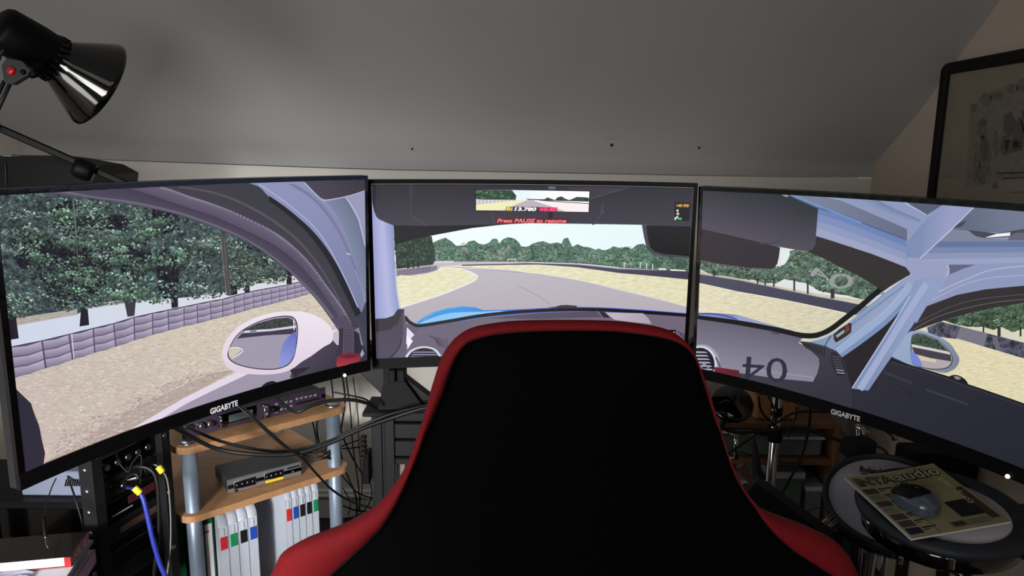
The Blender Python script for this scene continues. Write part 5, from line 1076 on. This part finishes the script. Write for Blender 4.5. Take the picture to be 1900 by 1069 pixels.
for cx, cy, w_, h_ in ((1872, 230, 14, 26), (1890, 250, 14, 34), (1865, 268, 10, 22), (1825, 228, 9, 9), (1826, 275, 8, 26), (1905, 225, 14, 26), (1878, 270, 20, 16), (1822, 335, 8, 8), (1846, 345, 7, 7)): blot(cx, cy, w_, h_, M_ink2, .0008)
for i, (x0, y0, x1, y1) in enumerate(((1850, 321, 1930, 317), (1862, 330, 1930, 327), (1874, 357, 1930, 352))): ink('caption_line', [(x0, y0), (x1, y1), (x1, y1 + 2.5), (x0, y0 + 2.5)], M_ink2)
mb = MB(); mb.box((XG - .0165, (yl + yr) / 2, (zt + zbm) / 2), (.0015, yl - yr - 2 * fw, zt - zbm - 2 * fw), b=.0002)
gm = bpy.data.materials.new('picture_glass'); gm.use_nodes = True; nt = gm.node_tree; nt.nodes.clear(); o_ = nt.nodes.new('ShaderNodeOutputMaterial'); mx = nt.nodes.new('ShaderNodeMixShader'); t1 = nt.nodes.new('ShaderNodeBsdfTransparent'); g1 = nt.nodes.new('ShaderNodeBsdfGlossy'); g1.inputs['Roughness'].default_value = .05; fr2 = nt.nodes.new('ShaderNodeFresnel'); fr2.inputs[0].default_value = 1.3; mx.inputs[0].default_value = .06
nt.links.new(t1.outputs[0], mx.inputs[1]); nt.links.new(g1.outputs[0], mx.inputs[2]); nt.links.new(mx.outputs[0], o_.inputs[0])
mb.build('glass', gm, pic)

# ================================================================== DRUM KIT (right)
M_rub = mat('dark_rubber', (26, 32, 40), .6, var=.25, scale=50); M_head = mat('grey_mesh_head', (176, 178, 192), .6, var=.04, scale=300); M_headw = mat('white_mesh_head', (190, 190, 194), .6, var=.04, scale=300)
def pad(label, c, n, r, mh, thick=.035, rodx=0, rody=.05, rw=.006):
    n = Vector(n).normalized(); t = thing('drum_pad', (c.x, c.y, 0), label, 'drum pad')
    mb = MB(); mb.lathe([(0, -thick), (r * .92, -thick), (r * .96, -thick + .004), (r * .96, -.004), (r * .8, -.006)], c, n, 56); mb.build('shell', M_gloss, t)
    mb = MB(); pr = []
    for i in range(13):
        a = 2 * pi * i / 12; pr.append((r * (.92 if rw > .01 else .965) + rw * cos(a), -.002 + .012 * sin(a)))
    mb.lathe(pr, c, n, 64); mb.build('rim', M_rub, t)
    mb = MB(); mb.lathe([(0, .001), (r * .9, .001), (r * .95, -.002)], c, n, 64); mb.build('head', mh, t)
    for j in range(6):
        s_, d_, u_ = frame_from(n); a = 2 * pi * j / 6 + .4; rad = s_ * cos(a) + u_ * sin(a); p = c + rad * (r * .985) - n * .018
        mb = MB(); mb.box(p, (.014, .010, .022), Matrix((rad, rad.cross(n), n)).transposed(), b=.002); lg = mb.build('lug', M_chrome, t); mb = MB(); mb.tube([p + n * .009, p + n * .020], .0025, 8); mb.build('tension_bolt', M_steel, lg)
    b0 = c - n * thick; mb = MB(); mb.lathe([(0, 0), (.022, 0), (.022, -.025), (0, -.025)], b0, n, 20); mb.build('clamp', M_blk, t)
    mb = MB(); mb.tube(catmull([b0 - n * .02, b0 - n * .05, Vector((c.x + rodx, c.y + rody, c.z - .16)), Vector((c.x + rodx, c.y + rody, .02))], 6), .011, 12); mb.lathe([(.09, 0), (.09, .008), (.015, .02)], Vector((c.x + rodx, c.y + rody, .0)), (0, 0, 1), 24); mb.build('stand_pole', M_chrome, t)
    return t
c1 = at(1652, 930, 1.36); n1 = Vector((-.15, -.36, .92)).normalized()
p1_ = pad('grey round drum pad with maker lettering, half under the other pad', c1, n1, .1225, M_head, .03)
q = [onplane(x, y, c1 + n1 * .002, n1) for x, y in ((1595, 876), (1634, 881), (1635, 870), (1596, 865))]
text_part('lettering', 'Roland', q, M_blk, p1_, bold=.02)
q = [onplane(x, y, c1 + n1 * .002, n1) for x, y in ((1598, 880), (1626, 884), (1626, 882), (1598, 878))]; mb = MB(); mb.add([v + n1 * .0005 for v in q], [[0, 1, 2, 3]]); mb.build('small_print', M_dkg, p1_, fix=False)
c2 = at(1746, 945, 1.185); n2 = Vector((-.05, -.09, .99)).normalized()
p2_ = pad('round drum pad with a thick dark rim, magazine and mouse on it', c2, n2, .129, M_headw, .042, rodx=.04, rody=-.08, rw=.017)
# the magazine, sagging a little in the middle
MC = [onplane(x, y, c2 + n2 * .0165, n2) for x, y in ((1566.5, 888.8), (1731.8, 863.6), (1875, 971), (1690, 1003.5))]
def mg(u, v, l=0):                          # u across the title, v down the page
    p = (MC[0] * (1 - u) + MC[1] * u) * (1 - v) + (MC[3] * (1 - u) + MC[2] * u) * v
    return p + n2 * (l + .0035 - .010 * math.sin(pi * u) * (1 - v) * .35)
mag = thing('magazine', MC[3], 'olive covered computer audio magazine lying open-side down on the drum pad', 'magazine')
M_mag = mat('olive_cover', (142, 138, 104), .45, var=.12, scale=14)
N_ = 12
mb = MB(); mb.grid([[mg(i / N_, j / N_, 0) for i in range(N_ + 1)] for j in range(N_ + 1)], smooth=True); mb.build('cover', M_mag, mag, fix=False)
mb = MB(); ed = [mg(i / N_, 0) for i in range(N_)] + [mg(1, i / N_) for i in range(N_)] + [mg(1 - i / N_, 1) for i in range(N_)] + [mg(0, 1 - i / N_) for i in range(N_)]
mb.grid([[p - n2 * .0002 for p in ed], [p - n2 * .0035 for p in ed]], closed=True, smooth=False)
mb.grid([[mg(i / N_, j / N_, -.0035) for i in range(N_ + 1)] for j in range(N_ + 1)]); mb.build('pages', M_paper, mag, fix=False)
M_mdk = mat('print_black', (18, 18, 18), .45); M_mbr = mat('print_brown', (66, 48, 42), .45, var=.5, scale=150); M_mcr = mat('print_cream', (186, 184, 152), .45); M_mbl = mat('print_dark_blue', (20, 22, 42), .4, var=.5, scale=120); M_mgr = mat('print_grey', (110, 108, 88), .45, var=.3, scale=90)
def mquad(nm, u0, u1, v0, v1, m_, l=.0006):
    mb = MB(); n = 5; mb.grid([[mg(u0 + (u1 - u0) * i / n, v0 + (v1 - v0) * j / 2, l) for i in range(n + 1)] for j in range(3)], smooth=False); return mb.build(nm, m_, mag, fix=False)
def mtext(nm, t, u0, u1, v0, v1, m_, l=.0009, quad=None, **k):
    V, T = text2d(t, **k); mb = MB()
    if quad: f = lambda a, b: (lambda q_: mg(q_[0], q_[1], l))(tuple(bil([Vector((x, y, 0)) for x, y in quad], a, b))[:2])
    else: f = lambda a, b: mg(u0 + (u1 - u0) * a, v1 + (v0 - v1) * b, l)
    mb.add([f(*v) for v in V], T); mb.build(nm, m_, mag, fix=False)
mtext('title_outline', 'INTA', .05, .46, .05, .19, M_mdk, .0008, bold=.06); mtext('title', 'INTA', .06, .45, .065, .175, M_mgr, .0012, bold=.0)
mtext('title_outline', 'audio', .47, .96, .03, .20, M_mdk, .0008, bold=.07); mtext('title', 'audio', .48, .95, .045, .185, M_mcr, .0012, bold=.01)
mtext('cover_word', 'computers', 0, 0, 0, 0, M_mcr, .0009, quad=[(.93, .68), (.93, .24), (.84, .24), (.84, .68)], bold=.01)
for i in range(7):
    v = .24 + i * .105; mquad('cover_photo', .03, .17, v, v + .085, (M_mbr, M_mgr, M_mbr, M_mgr, M_mbr, M_mbr, M_mbl)[i])
    mquad('cover_line', .19, .19 + (.15, .1, .16, .12, .15, .1, .14)[i], v + .01, v + .028, M_mdk); mquad('cover_line', .19, .25, v + .045, v + .055, M_mdk)
mquad('cover_line', .30, .312, .30, .98, M_mgr); mquad('cover_photo', .64, .88, .60, .84, M_mdk, .0005); mquad('cover_photo', .66, .86, .62, .82, M_mbl, .0008)
mquad('cover_photo', .88, .97, .42, .92, M_mbr, .0005); mquad('cover_photo', .46, .86, .88, .955, M_mgr, .0005); mquad('cover_photo', .48, .6, .89, .945, M_mbr, .0009)
mquad('cover_edge', 0, 1, 0, .012, M_mcr); mquad('cover_edge', 0, .012, 0, 1, M_mcr)
# the mouse
ma, mb2 = onplane(1661, 914, c2 + n2 * .0215, n2), onplane(1736, 960, c2 + n2 * .0215, n2)
fwd = (mb2 - ma); ml = fwd.length * 1.0; fwd.normalize(); sde = n2.cross(fwd); mc = (ma + mb2) / 2
ms = thing('computer_mouse', mc, 'small black and blue-grey wireless mouse on the magazine', 'mouse')
def mpt_(u, v, hs=1.0, ws=1.0, l=0):  # u 0..1 front to back, v -1..1 across
    hw = (.027 + .004 * math.sin(pi * u)) * (math.sin(pi * min(max(u, .0), 1)) ** .33) * ws
    if abs(u - .5) < .25: hw *= .93
    h = .030 * (math.sin(pi * (u * .82 + .06)) ** .6) * hs
    a = v * pi / 2
    return mc + fwd * ((u - .5) * ml) + sde * (hw * math.sin(a)) + n2 * (h * max(cos(a), 0) ** .55 + l + .0006)
mb = MB(); mb.grid([[mpt_(.001 + .998 * i / 24, -1 + 2 * j / 16) for j in range(17)] for i in range(25)]); mb.build('shell', mat('blue_grey_plastic', (70, 82, 98), .32, coat=.3), ms)
mb = MB(); mb.grid([[mpt_(.03 + .69 * i / 20, (-1 + 2 * j / 12) * (.62 + .3 * (1 - i / 20)) * (1 if i < 18 else 1 - (i - 17) * .2), l=.0012) for j in range(13)] for i in range(21)]); mb.build('top_cover', M_blk, ms)
mb = MB(); mb.tube([mpt_(.14, 0, l=.0), mpt_(.26, 0, l=.0)], .004, 10); mb.build('scroll_wheel', M_blkm, ms)
mb = MB(); mb.lathe([(0, .001), (.002, .0008), (.0025, 0)], mpt_(.5, 0, l=.0015), n2, 10); mb.build('badge', M_dkg, ms)
# chrome drum rack tubes
dr = thing('drum_rack', (at(1432, 900, 1.85).x, 1.85, 0), 'chrome tube drum rack standing right of the seat', 'drum rack')
v0 = at(1431, 640, 1.85); x_ = at(1432, 870, 1.85).x
mb = MB(); mb.tube([(x_, 1.85, .005), (x_, 1.85, .84)], .0125, 20); mb.build('upright_tube', M_chrome, dr)
zt_ = at(1390, 804, 1.85).z; mb = MB(); mb.tube([at(1230, 801, 1.85), at(1430, 804, 1.85)], .007, 16); mb.build('cross_tube', M_chrome, dr)
mb = MB(); mb.tube([at(1366, 806, 1.84), at(1366, 852, 1.84)], .006, 12); mb.tube([at(1352, 850, 1.84), at(1372, 851, 1.84)], .003, 8); mb.build('short_post', M_chrome, dr)
mb = MB(); mb.lathe([(.019, -.02), (.021, -.015), (.021, .015), (.019, .02)], (x_, 1.85, zt_), (0, 0, 1), 16); mb.build('tube_clamp', M_blk, dr); mb = MB(); mb.lathe([(.016, -.012), (.016, .012)], (x_, 1.85, at(1430, 762, 1.85).z), (0, 0, 1), 16); mb.build('tube_clamp', M_blk, dr)
mb = MB(); mb.lathe([(0, .008), (.005, .006), (.006, 0)], at(1436, 761, 1.835), (0, -1, 0), 12); mb.build('glint_stud', M_chrome, dr)  # added chrome stud standing in for a bright highlight on the tube
for a, b in (((1505, 988, 1.3), (1545, 955, 1.3)), ((1520, 994, 1.3), (1552, 966, 1.3))): mb = MB(); mb.tube([at(*a) + (at(*a) - at(*b)) * 1.2, at(*b)], .0035, 8); mb.build('leg_bar', M_chrome, dr)
for pth in ([(1590, 790), (1600, 800), (1615, 803)], [(1640, 795), (1658, 808), (1660, 816)]):
    mb = MB(); mb.tube([at(x, y, 1.62) for x, y in pth], .006, 12); mb.build('elbow_rod', M_chrome, dr)
mb = MB(); mb.tube([at(1597, 795, 1.62), at(1597, 1000, 1.7), Vector((at(1597, 1000, 1.7).x, 1.7, .005))], .010, 12); mb.build('rear_tube', M_chrome, dr)
# black cymbal pad with glossy rim, behind right monitor
c3 = at(1358, 748, 1.74); n3 = Vector((-.1, -.62, .75)).normalized()
t = thing('cymbal_pad', c3, 'round black cymbal pad with a shiny rim below right monitor', 'cymbal pad')
mb = MB(); mb.lathe([(0, .012), (.018, .012), (.026, .006), (.048, .004), (.053, -.003), (.051, -.010), (0, -.008)], c3, n3, 40); mb.build('pad_body', M_gloss, t)
mb = MB(); mb.lathe([(.004, .0), (.008, .018), (0, .024)], c3 + n3 * .01, n3, 14); mb.build('top_nut', M_blkm, t)
mb = MB(); mb.tube([c3 - n3 * .005, c3 - n3 * .05, Vector((c3.x, c3.y + .09, c3.z - .1)), Vector((c3.x, c3.y + .09, .02))], .008, 10); mb.lathe([(.08, 0), (.08, .008), (.01, .02)], Vector((c3.x, c3.y + .09, 0)), (0, 0, 1), 16); mb.build('stand_pole', M_blkm, t)
# low shelf at back right with boxes
LS = 2.18
bx0, bx1 = at(1330, 850, LS).x, at(1545, 850, LS).x; zA, zB, zC = at(1430, 858, LS).z, at(1430, 790, LS).z, at(1430, 975, LS).z
bc = thing('low_bookcase', ((bx0 + bx1) / 2, LS + .14, 0), 'low wooden shelves against the back wall, right of the seat', 'shelf')
M_pine = mat('orange_pine', (128, 90, 60), .5, var=.15, scale=8, stretch=(8, 1, 1))
for z_ in (zA, zB, zC, .04): mb = MB(); mb.box(((bx0 + bx1) / 2, LS + .14, z_), (bx1 - bx0, .28, .018)); mb.build('shelf_board', M_pine, bc)
for x in (bx0 - .01, bx1 + .01): mb = MB(); mb.box((x, LS + .14, zB / 2 + .005), (.018, .28, zB)); mb.build('side_panel', M_pine, bc)
M_tub = mat('cloudy_green_plastic', (96, 118, 112), .35, var=.15, scale=20); M_tub2 = mat('cloudy_grey_plastic', (112, 118, 122), .35, var=.25, scale=18); M_card = mat('cardboard', (190, 138, 84), .8, var=.1)
def tub(x0, x1, z0, h, label, m_, d=.2):
    a, b = at(x0, 850, LS).x, at(x1, 850, LS).x; z0 += .0095; t = thing('storage_box', ((a + b) / 2, LS + .12, z0), label, 'storage box', 'storage boxes on the low shelves')
    mb = MB(); mb.box(((a + b) / 2, LS + .02 + d / 2, z0 + h * .45), (b - a, d, h * .9), b=.008); mb.build('tub', m_, t)
    mb = MB(); mb.box(((a + b) / 2, LS + .02 + d / 2, z0 + h * .92), (b - a + .01, d + .01, h * .14), b=.004); mb.build('lid', M_clear if m_ != M_card else M_card, t)
h1 = zB - zA - .022
tub(1345, 1432, zA, h1 * .9, 'green tinted plastic box, left on middle shelf', M_tub); tub(1442, 1530, zA, h1 * .7, 'grey plastic box, right on middle shelf', M_tub2)
h2 = zA - zC - .022
tub(1350, 1425, zC, h2 * .7, 'grey plastic box, left on lower shelf', M_tub2); tub(1436, 1500, zC, h2 * .86, 'tall greenish box filling lower shelf centre', M_tub); tub(1508, 1540, zC, h2 * .6, 'narrow grey box at right end of lower shelf', M_tub2)
tub(1398, 1440, zB, .10, 'orange cardboard box on top shelf, left one', M_card); tub(1448, 1478, zB, .075, 'cardboard box on top shelf, right one', M_card)
for x0, x1, y, lb, c_ in ((1492, 1516, 960, 'small pink and white packet on the bottom of the shelves', (176, 110, 120)), (1525, 1540, 952, 'small white packet beside the pink one', (190, 190, 188))):
    a = at((x0 + x1) / 2, y + 12, 1.95); mb = MB(); mb.box((a.x, 2.02, .031), (.04, .06, .06)); tag(mb.build('packet', mat('packet_%d' % c_[1], c_, .6)), lb, 'packet')
# black stand arms between seat and drums
mb = MB(); a, b = at(1388, 905, 1.25), at(1530, 1010, 1.2); beam(mb, a, b, .035, .05, slots=False); beam(mb, b, Vector((b.x, b.y, .02)), .03, .03, slots=False); beam(mb, a, Vector((a.x - .02, a.y + .02, .02)), .03, .03, slots=False); mb.box((a.x - .02, a.y + .02, .01), (.08, .08, .019)); mb.box((b.x, b.y, .01), (.08, .08, .019))
tag(mb.build('support_bar', M_blkm), 'black slanting padded bar beside the red wing of the seat', 'bar')
mb = MB(); a, b = at(1398, 812, 1.4), at(1412, 940, 1.36); mb.tube([a, a.lerp(b, .1), a.lerp(b, .5), b, Vector((b.x, b.y, .05))], [.002, .005, .009, .014, .016], 10); mb.lathe([(.04, 0), (.04, .01), (.016, .05)], Vector((b.x, b.y, .0)), (0, 0, 1), 16)
tag(mb.build('tapered_post', M_blkm), 'black tapered upright left of the chrome tube', 'post')
mb = MB(); a, b = at(1372, 862, 1.5), at(1400, 900, 1.5); beam(mb, a, b + (b - a) * .6, .014, .018, slots=False); beam(mb, b + (b - a) * .6, Vector((b.x + .02, b.y, .01)), .02, .02, slots=False)
tag(mb.build('wooden_stick_support', mat('brown_wood', (92, 58, 44), .5)), 'short brown wooden strut leaning by the shelf', 'strut')

# ================================================================== LOOSE CABLES
cable('thick black cable sagging across the shelf posts to the rig', [(318, 790, 1.42), (345, 805, 1.46), (400, 832, 1.5), (470, 843, 1.52), (545, 842, 1.55), (610, 823, 1.58), (660, 800, 1.6), (720, 778, 1.62), (790, 757, 1.63), (860, 748, 1.64)], .0048)
cable('second thick black cable running just above the sagging one', [(340, 790, 1.5), (420, 822, 1.54), (520, 838, 1.57), (600, 822, 1.6), (650, 800, 1.62), (720, 770, 1.63), (800, 750, 1.65)], .0035)
cable('black cable making a V over the audio processor buttons', [(500, 725, 1.62), (520, 745, 1.6), (540, 760, 1.58), (554, 764, 1.57), (575, 754, 1.58), (610, 744, 1.6), (650, 742, 1.62), (680, 748, 1.64), (697, 758, 1.66)], .0042)
cable('thin cable beside the V-shaped one, ending at the rig plate', [(620, 728, 1.66), (650, 734, 1.66), (680, 742, 1.66), (700, 760, 1.66)], .0022)
cable('black cable slanting down over switch box and right post', [(438, 750, 1.5), (470, 778, 1.5), (520, 822, 1.52), (560, 850, 1.55), (588, 880, 1.58), (615, 908, 1.62), (650, 930, 1.68), (692, 944, 1.72)], .0028)
cable('thin black cable drooping behind the V-shaped cable', [(455, 758, 1.52), (500, 800, 1.54), (540, 835, 1.56)], .0015)
Wd = 2.38
hang = [('hanging cable nearest the right shelf post', [(612, 690), (618, 740), (612, 800), (606, 830), (600, 880)], .0025), ('cable hanging left of the shelf post, under top shelf', [(590, 770), (588, 800), (594, 832)], .003),
('pair of cables under the top shelf, left strand', [(560, 700), (574, 760), (584, 800), (590, 840)], .0025), ('hanging cable curving out to the right behind the post', [(634, 690), (640, 740), (634, 790), (628, 815), (640, 870), (660, 920), (662, 955)], .003),
('long straight cable down the back wall', [(642, 700), (650, 760), (655, 830), (665, 900), (668, 950)], .0022), ('long slanting cable crossing the wall to the power strip', [(628, 780), (640, 820), (660, 860), (676, 885)], .003),
('thin wall cable closest to rig post', [(655, 700), (664, 770), (666, 830), (672, 900), (664, 950)], .0018), ('cable bowing across the wall at mid height', [(628, 830), (650, 822), (680, 812)], .002), ('lower cable bowing across the wall under it', [(628, 832), (650, 832), (682, 826)], .0025),
('cable from wall bundle to the rig foot', [(625, 870), (645, 895), (665, 915), (692, 925)], .0025), ('loop of cable at the skirting', [(686, 890), (690, 920), (678, 945), (660, 958), (640, 962)], .0022), ('low cable lying along the skirting', [(628, 935), (645, 942), (665, 948), (700, 950)], .003), ('short looping cable above the skirting', [(627, 895), (640, 912), (650, 935), (646, 955)], .0018)]
for lb, P, r in hang: cable('black ' + lb, [(x, y, Wd - .04 * (i % 2)) for i, (x, y) in enumerate(P)], r)
# tangle on the floor by the wall
rr = random.Random(11)
fc = onz(655, 985, 0.03)
for k in range(6):
    P = []; cx0, cy0 = fc.x + rr.uniform(-.08, .1), 2.2 + rr.uniform(-.08, .12)
    for i in range(9): a = i * .9 + k; P.append(Vector((cx0 + (.06 + .01 * k) * cos(a), cy0 + .05 * sin(a), .012 + .012 * k + .004 * (i % 2))))
    mb = MB(); mb.tube(catmull(P, 6), .0035, 6); tag(mb.build('cable', M_cable), 'black cable in the tangle on the floor by the skirting', 'cable', 'tangled cables on the floor')
cable('thin black cable visible right of the rig post, by the seat rim', [(745, 905, 2.3), (738, 890, 2.3), (748, 880, 2.3), (752, 870, 2.3), (756, 800, 2.36), (758, 720, 2.49)], .003)
RC = [('thick black cable curving under right monitor to the chrome tube', [(1330, 790, 1.66), (1365, 802, 1.68), (1420, 800, 1.7), (1480, 793, 1.7), (1530, 808, 1.7), (1590, 830, 1.68), (1620, 850, 1.66)], .0045),
('black cable falling from right monitor to the low shelves', [(1505, 750, 1.75), (1500, 800, 1.78), (1486, 850, 1.8), (1465, 890, 1.82), (1446, 926, 1.85)], .0035),
('black cable slanting across the cardboard boxes', [(1545, 765, 1.8), (1480, 765, 1.8), (1440, 785, 1.8), (1390, 815, 1.78), (1340, 850, 1.75)], .0035),
('black cable crossing by the cymbal pad', [(1407, 735, 1.75), (1414, 765, 1.76), (1440, 790, 1.78), (1456, 802, 1.8)], .003),
('thin black cable left of the chrome tube top', [(1425, 735, 1.72), (1436, 760, 1.72), (1430, 790, 1.72)], .0025),
('brown-black cable hanging beside the right cardboard box', [(1478, 755, 1.9), (1476, 775, 1.9), (1466, 795, 1.9), (1462, 812, 1.9)], .0025),
('thin cable stretched over the middle shelf boxes', [(1370, 838, 1.9), (1410, 848, 1.9), (1450, 858, 1.9), (1490, 860, 1.9)], .002),
('thin cable lying over the lower shelf boxes', [(1475, 960, 1.8), (1500, 948, 1.78), (1535, 938, 1.75)], .0015),
('black cable from the drums to right monitor', [(1560, 800, 1.7), (1575, 815, 1.68), (1600, 818, 1.66), (1640, 835, 1.6), (1655, 860, 1.55)], .003)]
for lb, P, r in RC: cable(lb, P, r)
# cymbal arm bits over the grey pad, grey box, wall tube
t = thing('boom_clamp', at(1675, 860, 1.5), 'grey and chrome boom clamp above the lettered drum pad', 'clamp')
mb = MB(); mb.tube(catmull([at(1652, 862, 1.57), at(1662, 852, 1.56), (at(1680, 858, 1.55)), at(1686, 868, 1.55)], 5), .008, 10); mb.build('arm', M_dkg, t); mb = MB(); mb.lathe([(0, .012), (.008, .01), (.009, 0)], at(1668, 862, 1.545), (-.2, -1, .2), 12); mb.build('wing_nut', M_chrome, t)
mb = MB(); mb.tube([at(1668, 862, 1.57), Vector((at(1668, 862, 1.57).x, 1.6, .01))], .008, 10); mb.build('pole', M_chrome, t)
t = thing('drum_module', at(1585, 815, 1.72), 'dark drum bracket with a pale lever, left of the drum pads', 'bracket')
mb = MB(); mb.box(at(1592, 830, 1.56), (.07, .05, .04), rotz(.3), b=.008); mb.build('body', M_blkm, t); mb = MB(); mb.tube(catmull([at(1568, 838, 1.58), at(1574, 824, 1.57), at(1590, 818, 1.57), at(1620, 822, 1.57)], 5), .004, 8); mb.build('lever', M_dkg, t)
mb = MB(); mb.tube([at(1592, 830, 1.57), Vector((at(1592, 830, 1.57).x, 1.57, .01))], .01, 10); mb.build('pole', M_blkm, t)
mb = MB(); mb.tube([at(1850, 950, 1.28), at(1990, 948, 1.24)], .014, 14); a = at(1960, 948, 1.25); mb.tube([a, Vector((a.x, a.y, .01))], .012, 12)
tag(mb.build('stand_tube', mat('dull_green_tube', (44, 58, 58), .4, metal=.5)), 'dull greenish horizontal tube at the right edge, beside the magazine', 'tube')
t = thing('black_case', Vector((at(1765, 875, 1.75).x, 1.8, 0)), 'flat black case against the right wall, behind the drum pads', 'case')
a, b = at(1702, 845, 1.75), at(1826, 905, 1.75); mb = MB(); mb.box(((a.x + b.x) / 2 - .01, 1.8, (a.z + b.z) / 2), (b.x - a.x, .08, a.z - b.z), b=.006); mb.build('body', M_blk, t)
mb = MB()
for q in (-1, 1): mb.box(((a.x + b.x) / 2 - .01 + q * .055, 1.8, b.z / 2), (.02, .03, b.z)); 
mb.build('stand_legs', M_blkm, t)
